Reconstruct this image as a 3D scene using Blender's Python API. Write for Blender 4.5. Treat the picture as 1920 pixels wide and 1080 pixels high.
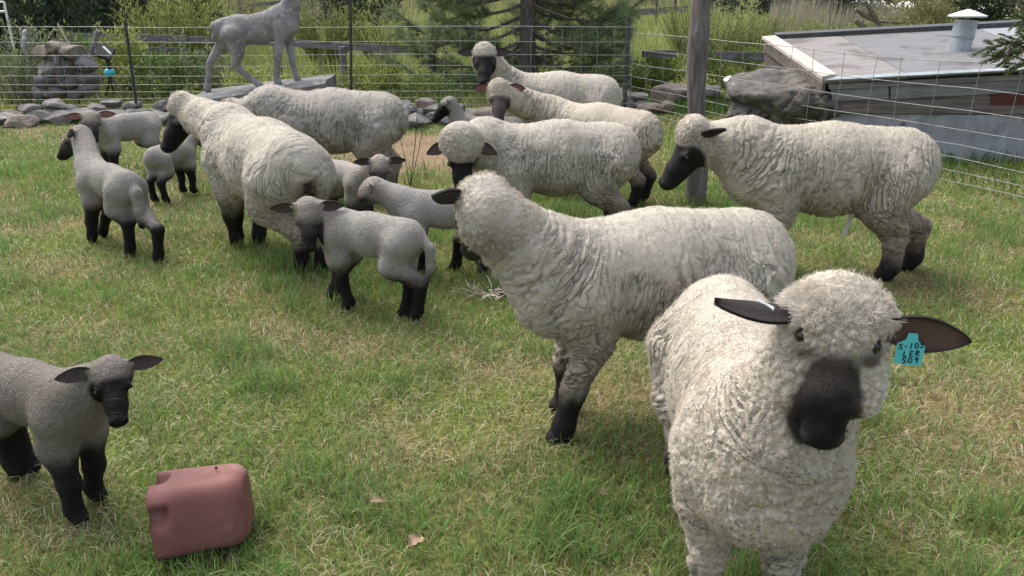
import bpy, math, random
import numpy as np
from mathutils import Vector, Matrix, Euler

for o in list(bpy.data.objects):
    bpy.data.objects.remove(o, do_unlink=True)
scene = bpy.context.scene
COL = scene.collection
rng = np.random.default_rng(7)
random.seed(7)

# ------------------------------------------------------------------ camera
CAM_H, PITCH, FPX = 1.5, math.radians(21.2), 1480.0
cam_d = bpy.data.cameras.new('camera')
cam_d.sensor_width = 36.0
cam_d.lens = 36.0 * FPX / 1920.0
cam_d.clip_start = 0.05
cam_d.clip_end = 800.0
cam = bpy.data.objects.new('camera', cam_d)
cam.location = (0, 0, CAM_H)
cam.rotation_euler = (math.radians(90) - PITCH, 0, 0)
COL.objects.link(cam)
scene.camera = cam

# ------------------------------------------------------------------ sky, sun, exposure
SUN_EL, SUN_AZ = 56.0, 315.0          # azimuth: clockwise from +Y (behind the flock, to the left)
w = bpy.data.worlds.new('World')
scene.world = w
w.use_nodes = True
nt = w.node_tree
nt.nodes.clear()
sky = nt.nodes.new('ShaderNodeTexSky')
sky.sky_type = 'NISHITA'
sky.sun_disc = False
sky.sun_elevation = math.radians(SUN_EL)
sky.sun_rotation = math.radians(SUN_AZ)
sky.air_density = 1.0
sky.dust_density = 5.0
sky.ozone_density = 1.0
hs = nt.nodes.new('ShaderNodeHueSaturation')
hs.inputs['Saturation'].default_value = 0.5     # a veil of cloud greys the blue
bg = nt.nodes.new('ShaderNodeBackground')
bg.inputs['Strength'].default_value = 0.15
out = nt.nodes.new('ShaderNodeOutputWorld')
nt.links.new(sky.outputs[0], hs.inputs['Color'])
nt.links.new(hs.outputs[0], bg.inputs['Color'])
nt.links.new(bg.outputs[0], out.inputs['Surface'])
sl = bpy.data.lights.new('sun', 'SUN')
sl.energy = 0.62
sl.angle = math.radians(45)
sl.color = (1.0, 0.95, 0.86)
sun = bpy.data.objects.new('sun', sl)
az, el = math.radians(SUN_AZ), math.radians(SUN_EL)
sd = Vector((math.sin(az) * math.cos(el), math.cos(az) * math.cos(el), math.sin(el)))
sun.rotation_euler = (-sd).to_track_quat('-Z', 'Y').to_euler()
sun.location = sd * 30
COL.objects.link(sun)
scene.view_settings.view_transform = 'Standard'
scene.view_settings.look = 'None'
scene.view_settings.exposure = 1.12
scene.view_settings.gamma = 1.0
scene.view_settings.use_curve_mapping = False
scene.cycles.max_bounces = 6
scene.cycles.diffuse_bounces = 3
scene.cycles.transparent_max_bounces = 4

# ------------------------------------------------------------------ measuring helpers (survey of the photograph)
_fw = np.array([0, math.cos(PITCH), -math.sin(PITCH)])
_up = np.array([0, math.sin(PITCH), math.cos(PITCH)])
_rt = np.array([1.0, 0, 0])
_C = np.array([0, 0, CAM_H])
def ray(u, v): return _fw + _rt * (u - 960) / FPX - _up * (v - 540) / FPX
def gnd(u, v, z=0.0):
    r = ray(u, v); return _C + r * ((z - CAM_H) / r[2])
def aty(u, v, y):
    r = ray(u, v); return _C + r * (y / r[1])
def prj(p):
    d = np.asarray(p) - _C; z = d @ _fw
    return np.stack([960 + FPX * (d @ _rt) / z, 540 - FPX * (d @ _up) / z], -1)

# ------------------------------------------------------------------ object helpers
def tag(o, label=None, cat=None, group=None, kind=None):
    if label: o['label'] = label
    if cat: o['category'] = cat
    if group: o['group'] = group
    if kind: o['kind'] = kind
    return o
def empty(name, loc=(0, 0, 0), rz=0.0, **k):
    o = bpy.data.objects.new(name, None)
    o.empty_display_size = 0.1
    o.location = loc; o.rotation_euler = (0, 0, rz)
    COL.objects.link(o)
    return tag(o, **k)
def link(name, me, parent=None, **k):
    o = bpy.data.objects.new(name, me)
    COL.objects.link(o)
    if parent: o.parent = parent
    return tag(o, **k)
def np_mesh(name, verts, faces, mat=None, cols=None, smooth=True):
    """faces: list of int arrays (n,3) / (n,4)"""
    if not isinstance(faces, (list, tuple)): faces = [faces]
    faces = [f for f in faces if len(f)]
    me = bpy.data.meshes.new(name)
    verts = np.ascontiguousarray(verts, np.float32)
    me.vertices.add(len(verts)); me.vertices.foreach_set('co', verts.ravel())
    li = np.concatenate([f.ravel() for f in faces]).astype(np.int32)
    lt = np.concatenate([np.full(len(f), f.shape[1], np.int32) for f in faces])
    ls = np.concatenate([[0], np.cumsum(lt)[:-1]]).astype(np.int32)
    me.loops.add(len(li)); me.loops.foreach_set('vertex_index', li)
    me.polygons.add(len(lt)); me.polygons.foreach_set('loop_start', ls); me.polygons.foreach_set('loop_total', lt)
    me.polygons.foreach_set('use_smooth', np.full(len(lt), smooth, bool))
    if cols is not None:
        a = me.attributes.new('col', 'FLOAT_COLOR', 'POINT')
        c = np.ones((len(verts), 4), np.float32); c[:, :np.shape(cols)[1]] = cols
        a.data.foreach_set('color', c.ravel())
    me.update(calc_edges=True)
    if mat: me.materials.append(mat)
    return me
class MB:
    """collects boxes, tubes and prisms into one mesh"""
    def __init__(s): s.v = []; s.q = []; s.t = []; s.n = 0
    def add(s, v, q=None, t=None):
        v = np.asarray(v, float)
        if q is not None and len(q): s.q.append(np.asarray(q) + s.n)
        if t is not None and len(t): s.t.append(np.asarray(t) + s.n)
        s.v.append(v); s.n += len(v)
    def hexa(s, p):     # 8 points: bottom 4 ccw, top 4 ccw
        s.add(p, [[0, 3, 2, 1], [4, 5, 6, 7], [0, 1, 5, 4], [1, 2, 6, 5], [2, 3, 7, 6], [3, 0, 4, 7]])
    def box(s, c, size, rot=None):
        h = np.array(size) / 2
        p = np.array([[-1, -1, -1], [1, -1, -1], [1, 1, -1], [-1, 1, -1], [-1, -1, 1], [1, -1, 1], [1, 1, 1], [-1, 1, 1]]) * h
        if rot is not None: p = p @ np.array(Euler(rot).to_matrix()).T
        s.hexa(p + np.array(c))
    def beam(s, a, b, w_, h_, upv=(0, 0, 1)):
        a = np.array(a, float); b = np.array(b, float); d = b - a; d /= np.linalg.norm(d)
        u = np.array(upv, float); l = np.cross(u, d); l /= np.linalg.norm(l); u = np.cross(d, l)
        p = [e + l * sx * w_ / 2 + u * sz * h_ / 2 for sz in (-1, 1) for e, sx in ((a, -1), (b, -1), (b, 1), (a, 1))]
        s.hexa(np.array(p))
    def tube(s, pts, r, n=6, cap=True):
        pts = np.asarray(pts, float); m = len(pts)
        r = np.broadcast_to(np.asarray(r, float), (m,))
        tg = np.gradient(pts, axis=0); tg /= np.linalg.norm(tg, axis=1)[:, None] + 1e-9
        ref = np.array([0, 0, 1.0]) if abs(tg[:, 2]).mean() < .8 else np.array([1.0, 0, 0])
        a = np.cross(tg, ref); a /= np.linalg.norm(a, axis=1)[:, None] + 1e-9
        b = np.cross(tg, a)
        th = np.arange(n) * 2 * np.pi / n
        v = pts[:, None] + r[:, None, None] * (a[:, None] * np.cos(th)[None, :, None] + b[:, None] * np.sin(th)[None, :, None])
        q = []
        for i in range(m - 1):
            for j in range(n):
                k = (j + 1) % n
                q.append([i * n + j, (i + 1) * n + j, (i + 1) * n + k, i * n + k])
        v = v.reshape(-1, 3); t = []
        if cap:
            v = np.vstack([v, pts[:1], pts[-1:]]); c0, c1 = m * n, m * n + 1
            for j in range(n):
                k = (j + 1) % n
                t.append([c0, j, k]); t.append([c1, (m - 1) * n + k, (m - 1) * n + j])
        s.add(v, q, t)
    def mesh(s, name, mat, smooth=False, cols=None):
        f = []
        if s.q: f.append(np.concatenate(s.q))
        if s.t: f.append(np.concatenate(s.t))
        return np_mesh(name, np.concatenate(s.v), f, mat, cols, smooth)
    def obj(s, name, mat, parent=None, smooth=False, **k):
        return link(name, s.mesh(name, mat, smooth), parent, **k)

# ------------------------------------------------------------------ noise in numpy
def _hash(ix, iy, iz, seed=0):
    h = (ix.astype(np.int64) * 374761393 + iy.astype(np.int64) * 668265263 + iz.astype(np.int64) * 2147483647 + seed * 974634777) & 0xffffffff
    h = ((h ^ (h >> 13)) * 1274126177) & 0xffffffff
    h = ((h ^ (h >> 16)) * 2246822519) & 0xffffffff
    return (h ^ (h >> 15)) & 0xffffffff
def vnoise(p, seed=0):
    p = np.asarray(p, float); i = np.floor(p).astype(np.int64); f = p - i; f = f * f * (3 - 2 * f)
    r = np.zeros(len(p))
    for dx in (0, 1):
        for dy in (0, 1):
            for dz in (0, 1):
                wt = (f[:, 0] if dx else 1 - f[:, 0]) * (f[:, 1] if dy else 1 - f[:, 1]) * (f[:, 2] if dz else 1 - f[:, 2])
                r += wt * _hash(i[:, 0] + dx, i[:, 1] + dy, i[:, 2] + dz, seed) / 4294967295.0
    return r * 2 - 1
def fbm(p, octv=3, seed=0):
    p = np.asarray(p, float); r = np.zeros(len(p)); a = 1.0; t = 0
    for o in range(octv):
        r += a * vnoise(p * 2 ** o, seed + o * 17); t += a; a *= .5
    return r / t
def worley(p, seed=0):
    i = np.floor(p).astype(np.int64); F1 = np.full(len(p), 9.0); F2 = np.full(len(p), 9.0)
    for dx in (-1, 0, 1):
        for dy in (-1, 0, 1):
            for dz in (-1, 0, 1):
                c = i + np.array([dx, dy, dz])
                h = _hash(c[:, 0], c[:, 1], c[:, 2], seed)
                q = c + np.stack([(h & 1023) / 1023., ((h >> 10) & 1023) / 1023., ((h >> 20) & 1023) / 1023.], 1)
                d = np.sqrt(((p - q) ** 2).sum(1))
                n2 = np.minimum(F2, np.maximum(d, F1)); F1 = np.minimum(F1, d); F2 = n2
    return F1, F2
def sstep(a, b, x):
    t = np.clip((x - a) / (b - a + 1e-9), 0, 1); return t * t * (3 - 2 * t)
def mixc(a, b, t):
    t = np.asarray(t)[..., None]; return np.asarray(a) * (1 - t) + np.asarray(b) * t

# ------------------------------------------------------------------ materials
def mat_new(name):
    m = bpy.data.materials.new(name); m.use_nodes = True
    n = m.node_tree; b = n.nodes['Principled BSDF']
    return m, n, b
def mat_attr(name, rough=.85, bump=0.0, bscale=60.0, var=.0, vscale=20.0, sheen=0.0, transl=0.0, spec=.3):
    """colour from the mesh's own colour attribute, fine grain from noise"""
    m, n, b = mat_new(name)
    at = n.nodes.new('ShaderNodeAttribute'); at.attribute_name = 'col'
    src = at.outputs['Color']
    tc = n.nodes.new('ShaderNodeTexCoord')
    if var:
        no = n.nodes.new('ShaderNodeTexNoise'); no.inputs['Scale'].default_value = vscale; no.inputs['Detail'].default_value = 4
        n.links.new(tc.outputs['Object'], no.inputs['Vector'])
        mr = n.nodes.new('ShaderNodeMapRange'); mr.inputs['From Min'].default_value = .3; mr.inputs['From Max'].default_value = .7
        mr.inputs['To Min'].default_value = 1 - var; mr.inputs['To Max'].default_value = 1 + var
        n.links.new(no.outputs[0], mr.inputs[0])
        mx = n.nodes.new('ShaderNodeVectorMath'); mx.operation = 'SCALE'
        n.links.new(src, mx.inputs[0]); n.links.new(mr.outputs[0], mx.inputs['Scale'])
        src = mx.outputs[0]
    n.links.new(src, b.inputs['Base Color'])
    b.inputs['Roughness'].default_value = rough
    b.inputs['Specular IOR Level'].default_value = spec
    if sheen: b.inputs['Sheen Weight'].default_value = sheen
    if bump:
        no2 = n.nodes.new('ShaderNodeTexNoise'); no2.inputs['Scale'].default_value = bscale; no2.inputs['Detail'].default_value = 5
        n.links.new(tc.outputs['Object'], no2.inputs['Vector'])
        bp = n.nodes.new('ShaderNodeBump'); bp.inputs['Strength'].default_value = bump; bp.inputs['Distance'].default_value = .01
        n.links.new(no2.outputs[0], bp.inputs['Height']); n.links.new(bp.outputs[0], b.inputs['Normal'])
    if transl:
        tr = n.nodes.new('ShaderNodeBsdfTranslucent'); n.links.new(src, tr.inputs['Color'])
        mxs = n.nodes.new('ShaderNodeMixShader'); mxs.inputs[0].default_value = transl
        n.links.new(b.outputs[0], mxs.inputs[1]); n.links.new(tr.outputs[0], mxs.inputs[2])
        n.links.new(mxs.outputs[0], n.nodes['Material Output'].inputs['Surface'])
    return m
def fleece_grain(m, scale, strength, lo, hi):
    """tight short curls: cells in the coat, dark roots and pale tips"""
    n = m.node_tree; b = n.nodes['Principled BSDF']; tc = n.nodes.new('ShaderNodeTexCoord')
    wn = n.nodes.new('ShaderNodeTexNoise'); wn.inputs['Scale'].default_value = scale * .6; wn.inputs['Detail'].default_value = 3
    n.links.new(tc.outputs['Object'], wn.inputs['Vector'])
    ad = n.nodes.new('ShaderNodeVectorMath'); ad.operation = 'MULTIPLY_ADD'; ad.inputs[1].default_value = (.035, .035, .035)
    n.links.new(wn.outputs['Color'], ad.inputs[0]); n.links.new(tc.outputs['Object'], ad.inputs[2])
    vo = n.nodes.new('ShaderNodeTexVoronoi'); vo.inputs['Scale'].default_value = scale
    n.links.new(ad.outputs[0], vo.inputs['Vector'])
    mr = n.nodes.new('ShaderNodeMapRange'); mr.inputs['From Min'].default_value = .1; mr.inputs['From Max'].default_value = .75; mr.inputs['To Min'].default_value = hi; mr.inputs['To Max'].default_value = lo
    n.links.new(vo.outputs['Distance'], mr.inputs[0])
    src = b.inputs['Base Color'].links[0].from_socket
    mx = n.nodes.new('ShaderNodeVectorMath'); mx.operation = 'SCALE'
    n.links.new(src, mx.inputs[0]); n.links.new(mr.outputs[0], mx.inputs['Scale']); n.links.new(mx.outputs[0], b.inputs['Base Color'])
    bp = n.nodes.new('ShaderNodeBump'); bp.invert = True; bp.inputs['Strength'].default_value = strength; bp.inputs['Distance'].default_value = .008
    n.links.new(vo.outputs['Distance'], bp.inputs['Height'])
    if b.inputs['Normal'].links: n.links.new(b.inputs['Normal'].links[0].from_socket, bp.inputs['Normal'])
    n.links.new(bp.outputs[0], b.inputs['Normal'])
def mat_noise(name, c1, c2, scale=8.0, rough=.8, bump=.4, stretch=(1, 1, 1), detail=6, c3=None, spec=.3, metallic=0.0, lo=.35, hi=.65, bdist=.01, sp_scale=30, sp_amt=.62):
    m, n, b = mat_new(name)
    tc = n.nodes.new('ShaderNodeTexCoord'); mp = n.nodes.new('ShaderNodeMapping'); mp.inputs['Scale'].default_value = stretch
    n.links.new(tc.outputs['Object'], mp.inputs['Vector'])
    no = n.nodes.new('ShaderNodeTexNoise'); no.inputs['Scale'].default_value = scale; no.inputs['Detail'].default_value = detail; no.inputs['Roughness'].default_value = .65
    n.links.new(mp.outputs[0], no.inputs['Vector'])
    cr = n.nodes.new('ShaderNodeValToRGB')
    cr.color_ramp.elements[0].position = lo; cr.color_ramp.elements[0].color = (*c1, 1)
    cr.color_ramp.elements[1].position = hi; cr.color_ramp.elements[1].color = (*c2, 1)
    n.links.new(no.outputs[0], cr.inputs[0])
    src = cr.outputs[0]
    if c3 is not None:
        n3 = n.nodes.new('ShaderNodeTexNoise'); n3.inputs['Scale'].default_value = sp_scale; n3.inputs['Detail'].default_value = 3
        n.links.new(tc.outputs['Object'], n3.inputs['Vector'])
        r3 = n.nodes.new('ShaderNodeMapRange'); r3.inputs['From Min'].default_value = sp_amt; r3.inputs['From Max'].default_value = sp_amt + .07
        n.links.new(n3.outputs[0], r3.inputs[0])
        mx = n.nodes.new('ShaderNodeMix'); mx.data_type = 'RGBA'
        n.links.new(r3.outputs[0], mx.inputs['Factor']); n.links.new(src, mx.inputs['A']); mx.inputs['B'].default_value = (*c3, 1)
        src = mx.outputs['Result']
    n.links.new(src, b.inputs['Base Color'])
    b.inputs['Roughness'].default_value = rough; b.inputs['Specular IOR Level'].default_value = spec; b.inputs['Metallic'].default_value = metallic
    if bump:
        bp = n.nodes.new('ShaderNodeBump'); bp.inputs['Strength'].default_value = bump; bp.inputs['Distance'].default_value = bdist
        n.links.new(no.outputs[0], bp.inputs['Height']); n.links.new(bp.outputs[0], b.inputs['Normal'])
    return m

M_body = mat_attr('fleece_and_skin', .95, bump=.5, bscale=260, var=.10, vscale=90, sheen=.0, spec=.15)
M_lamb = mat_attr('lamb_coat', .95, bump=.6, bscale=350, var=.26, vscale=330, spec=.12)
_n = M_body.node_tree; _b = _n.nodes['Principled BSDF']      # fine splits between the locks, running round the body
_a = _n.nodes.new('ShaderNodeAttribute'); _a.attribute_name = 'lock'
_v = _n.nodes.new('ShaderNodeTexVoronoi'); _v.feature = 'DISTANCE_TO_EDGE'; _v.inputs['Scale'].default_value = 1.0
_n.links.new(_a.outputs['Vector'], _v.inputs['Vector'])
_r = _n.nodes.new('ShaderNodeMapRange'); _r.inputs['From Min'].default_value = 0.0; _r.inputs['From Max'].default_value = .075
_n.links.new(_v.outputs['Distance'], _r.inputs[0])
_p = _n.nodes.new('ShaderNodeBump'); _p.inputs['Distance'].default_value = .0075
_s = _n.nodes.new('ShaderNodeAttribute'); _s.attribute_name = 'split'; _n.links.new(_s.outputs['Fac'], _p.inputs['Strength'])
_n.links.new(_r.outputs[0], _p.inputs['Height']); _n.links.new(_b.inputs['Normal'].links[0].from_socket, _p.inputs['Normal']); _n.links.new(_p.outputs[0], _b.inputs['Normal'])
fleece_grain(M_lamb, 95, .7, .88, 1.14)
for _m in (M_body, M_lamb):        # bare skin (low alpha in the colour attribute) is sleeker than wool
    _n = _m.node_tree; _at = [q for q in _n.nodes if q.type == 'ATTRIBUTE'][0]; _b = _n.nodes['Principled BSDF']
    _n.links.new(_at.outputs['Alpha'], _b.inputs['Roughness']); _b.inputs['Specular IOR Level'].default_value = .13
M_hair = mat_attr('wool_fibre', .9, spec=.1, transl=.3)
M_ear = mat_attr('ear_skin', .8, bump=.3, bscale=200, var=.12, vscale=150)
M_eye, _n, _b = mat_new('eye'); _b.inputs['Base Color'].default_value = (.012, .009, .007, 1); _b.inputs['Roughness'].default_value = .12
M_grass = mat_attr('grass_blade', .6, transl=.3, spec=.25)
M_leaf = mat_attr('leaf', .6, transl=.3, spec=.25)
M_stone = mat_noise('field_stone', (.11, .103, .097), (.25, .235, .222), 7, .9, .7, c3=(.34, .34, .31), sp_scale=9, sp_amt=.63)
M_stone_b = mat_noise('brown_stone', (.13, .11, .095), (.27, .225, .19), 6, .9, .7, c3=(.12, .10, .09), sp_scale=14, sp_amt=.6)
M_stone_d = mat_noise('slate_stone', (.085, .084, .086), (.19, .187, .188), 6, .85, .6, c3=(.3, .3, .3), sp_scale=12, sp_amt=.65)
M_boulder = mat_noise('basalt_boulder', (.055, .05, .046), (.17, .155, .14), 6, .92, 1.0, c3=(.30, .29, .26), sp_scale=12, sp_amt=.66, bdist=.04)
M_concrete = mat_noise('weathered_concrete', (.17, .17, .18), (.27, .27, .28), 9, .85, .5, c3=(.09, .09, .095), sp_scale=16, sp_amt=.6)
M_wood_grey = mat_noise('silvered_wood', (.10, .095, .10), (.23, .22, .225), 5, .85, .6, stretch=(1, 1, 12))
M_post = mat_noise('post_wood', (.075, .062, .062), (.20, .175, .17), 6, .9, .8, stretch=(6, 6, .7), detail=8)
M_board = mat_noise('board_wood', (.14, .14, .145), (.29, .292, .305), 4, .8, .5, stretch=(.6, 5, 9), detail=8)
M_board_b = mat_noise('brown_board', (.10, .085, .082), (.23, .195, .185), 4, .85, .5, stretch=(.6, 5, 9), detail=8)
M_pale = mat_noise('pale_board', (.42, .36, .31), (.62, .55, .49), 4, .75, .3, stretch=(3, 1, 3), c3=(.25, .2, .17), sp_scale=40, sp_amt=.66)
M_red = mat_noise('red_paint', (.07, .02, .02), (.14, .045, .042), 5, .75, .3)
M_roof = mat_noise('roof_sheet', (.185, .17, .162), (.27, .25, .24), 4, .7, .3, stretch=(1, 4, 1), c3=(.14, .125, .115), sp_scale=2.5, sp_amt=.56)
M_roof_d = mat_noise('dark_roof_sheet', (.14, .14, .145), (.205, .20, .205), 4, .7, .3, stretch=(1, 4, 1), c3=(.105, .10, .10), sp_scale=2.5, sp_amt=.56)
M_roof_l = mat_noise('light_roof_sheet', (.25, .26, .285), (.32, .33, .355), 3, .65, .2, stretch=(1, 4, 1))
M_wire = mat_noise('galvanised_wire', (.21, .22, .215), (.31, .32, .31), 20, .5, 0, metallic=.3, spec=.5)
M_steel = mat_noise('dark_steel', (.035, .04, .04), (.075, .08, .08), 20, .6, .2, spec=.4)
M_galv = mat_noise('galvanised_pipe', (.25, .285, .31), (.38, .415, .44), 6, .4, .1, metallic=.3, spec=.5)
M_cap = mat_noise('vent_cap', (.52, .51, .48), (.66, .65, .61), 6, .5, .1, spec=.4)
M_bark = mat_noise('bark', (.075, .064, .058), (.20, .17, .15), 9, .95, 1.0, stretch=(3, 3, 1), bdist=.03)
M_twig = mat_noise('twig', (.10, .08, .06), (.20, .165, .13), 9, .9, .3)
M_rubber = mat_noise('bucket_rubber', (.155, .06, .053), (.24, .10, .09), 7, .7, .3, c3=(.235, .115, .105), sp_scale=9, sp_amt=.57, spec=.4, bdist=.004)
M_black = mat_noise('black_plastic', (.012, .012, .013), (.03, .03, .032), 30, .45, .1)
M_cyan = mat_noise('cyan_plastic', (.03, .38, .55), (.08, .5, .68), 9, .4, 0)
M_white = mat_noise('white_cloth', (.6, .6, .6), (.78, .78, .78), 5, .8, .3)
M_tag = mat_noise('turquoise_tag', (.09, .50, .58), (.12, .56, .64), 30, .45, 0, spec=.4)
M_tagw = mat_noise('white_tag', (.62, .68, .68), (.74, .78, .78), 30, .45, 0)
M_tagr = mat_noise('red_tag', (.5, .035, .03), (.6, .06, .05), 30, .45, 0)
M_ink = mat_noise('ink', (.008, .01, .02), (.015, .018, .03), 30, .5, 0)
# ================================================================== ground
def relief(x, y):
    p = np.stack([x, y, 0 * x], -1).reshape(-1, 3)
    near = 1 - sstep(11, 16, p[:, 1])
    z = .018 * fbm(p * 1.3, 2, 91) * near + .008 * fbm(p * 5, 2, 92) * near - .012
    z += sstep(16, 30, p[:, 1]) * .25 * fbm(p * .15, 2, 93) * 1.0
    z += sstep(60, 400, p[:, 1]) * 26.0
    return z.reshape(np.shape(x))
def sheet(name, xs, ys, mat, dz=0.0, **k):
    X, Y = np.meshgrid(xs, ys, indexing='ij')
    v = np.stack([X, Y, relief(X, Y) + dz], -1).reshape(-1, 3); n, m = len(xs), len(ys)
    i, j = np.meshgrid(np.arange(n - 1), np.arange(m - 1), indexing='ij'); a = (i * m + j).ravel()
    return link(name, np_mesh(name, v, np.stack([a, a + m, a + m + 1, a + 1], 1), mat), **k)
def patch_green(p):      # 0 dry thatch .. 1 lush
    q = np.concatenate([p[:, :2], np.zeros((len(p), 1))], 1)
    return np.clip(.55 + 1.0 * fbm(q * 1.1, 3, 71) + .8 * fbm(q * 4.2, 2, 72), 0, 1)
def patch_bare(p):       # worn earth by the back fence
    q = np.concatenate([p[:, :2], np.zeros((len(p), 1))], 1)
    b = np.exp(-(((p[:, 0] + .95) / .95) ** 2 + ((p[:, 1] - 7.6) / 1.1) ** 2)) * 1.3 + sstep(7.7, 8.6, p[:, 1]) * sstep(9.8, 9.2, p[:, 1]) * (p[:, 0] < -1.5) * .55
    return np.clip(b + .35 * fbm(q * 2.2, 2, 73) * (b > .08), 0, 1)
m, n, b = mat_new('turf')
tc = n.nodes.new('ShaderNodeTexCoord')
n1 = n.nodes.new('ShaderNodeTexNoise'); n1.inputs['Scale'].default_value = 1.4; n1.inputs['Detail'].default_value = 6
n2 = n.nodes.new('ShaderNodeTexNoise'); n2.inputs['Scale'].default_value = 55; n2.inputs['Detail'].default_value = 5
r1 = n.nodes.new('ShaderNodeValToRGB'); r1.color_ramp.elements[0].position = .38; r1.color_ramp.elements[0].color = (.17, .14, .065, 1)
r1.color_ramp.elements[1].position = .62; r1.color_ramp.elements[1].color = (.10, .135, .03, 1)
r2 = n.nodes.new('ShaderNodeMapRange'); r2.inputs['From Min'].default_value = .3; r2.inputs['From Max'].default_value = .7; r2.inputs['To Min'].default_value = .5; r2.inputs['To Max'].default_value = 1.6
sc_ = n.nodes.new('ShaderNodeVectorMath'); sc_.operation = 'SCALE'
for q in (n1, n2): n.links.new(tc.outputs['Object'], q.inputs['Vector'])
n.links.new(n1.outputs[0], r1.inputs[0]); n.links.new(n2.outputs[0], r2.inputs[0]); n.links.new(r1.outputs[0], sc_.inputs[0]); n.links.new(r2.outputs[0], sc_.inputs['Scale'])
at = n.nodes.new('ShaderNodeAttribute'); at.attribute_name = 'bare'
mx = n.nodes.new('ShaderNodeMix'); mx.data_type = 'RGBA'
n.links.new(at.outputs['Fac'], mx.inputs['Factor']); n.links.new(sc_.outputs[0], mx.inputs['A'])
r3 = n.nodes.new('ShaderNodeValToRGB'); r3.color_ramp.elements[0].position = .35; r3.color_ramp.elements[0].color = (.16, .115, .075, 1); r3.color_ramp.elements[1].position = .65; r3.color_ramp.elements[1].color = (.33, .25, .17, 1)
n.links.new(n2.outputs[0], r3.inputs[0]); n.links.new(r3.outputs[0], mx.inputs['B'])
n.links.new(mx.outputs['Result'], b.inputs['Base Color']); b.inputs['Roughness'].default_value = 1; b.inputs['Specular IOR Level'].default_value = 0
bp = n.nodes.new('ShaderNodeBump'); bp.inputs['Distance'].default_value = .02; bp.inputs['Strength'].default_value = .8
n.links.new(n2.outputs[0], bp.inputs['Height']); n.links.new(bp.outputs[0], b.inputs['Normal'])
xs = np.unique(np.concatenate([np.linspace(-400, -14, 20), np.linspace(-14, 14, 120), np.linspace(14, 400, 20)]))
ys = np.unique(np.concatenate([np.linspace(-40, -1, 10), np.linspace(-1, 12, 70), np.linspace(12, 60, 40), np.linspace(60, 520, 24)]))
g_ = sheet('ground', xs, ys, m, kind='structure')
co = np.empty(len(g_.data.vertices) * 3, np.float32); g_.data.vertices.foreach_get('co', co); co = co.reshape(-1, 3)
ba = g_.data.attributes.new('bare', 'FLOAT', 'POINT'); ba.data.foreach_set('value', patch_bare(co).astype(np.float32))

# ------------------------------------------------------------------ grass: single blades
def blades(P, length, width, lean, col, seg, r):
    n = len(P); az = r.uniform(0, 2 * np.pi, n)
    d = np.stack([np.cos(az), np.sin(az)], 1); side = np.stack([-np.sin(az + r.normal(0, .5, n)), np.cos(az), 0 * az], 1)
    t = np.linspace(0, 1, seg + 1)
    hor = (lean[:, None] * (t[None] ** 1.7)) * length[:, None]
    ver = np.sqrt(np.maximum(.02, 1 - np.minimum(lean, .97)[:, None] ** 2 * t[None] ** 1.2)) * t[None] * length[:, None]
    droop = np.maximum(0, lean - .75)[:, None] * t[None] ** 3 * length[:, None] * .7
    ctr = np.stack([P[:, None, 0] + d[:, None, 0] * hor, P[:, None, 1] + d[:, None, 1] * hor, P[:, None, 2] + np.maximum(ver - droop, .003)], -1)
    wd = width[:, None] * (1 - t[None, :-1] ** 2 * .75) * .5
    L = ctr[:, :-1] - side[:, None] * wd[..., None]; R = ctr[:, :-1] + side[:, None] * wd[..., None]
    V = np.concatenate([np.stack([L, R], 2).reshape(n, -1, 3), ctr[:, -1:]], 1)
    k = V.shape[1]; base = np.arange(n)[:, None] * k
    Q = np.concatenate([base + np.array([[2 * i, 2 * i + 1, 2 * i + 3, 2 * i + 2]]) for i in range(seg - 1)]) if seg > 1 else np.zeros((0, 4), int)
    T = base + np.array([[2 * seg - 2, 2 * seg - 1, 2 * seg]])
    sh = np.concatenate([np.repeat(.75 + .35 * t[:-1], 2), [1.15]])
    C_ = (col[:, None] * np.ones(k)[None, :, None])
    return V.reshape(-1, 3), Q, T, C_.reshape(-1, 3)
GRV, GRQ, GRT, GRC, gn = [], [], [], [], 0
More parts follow.
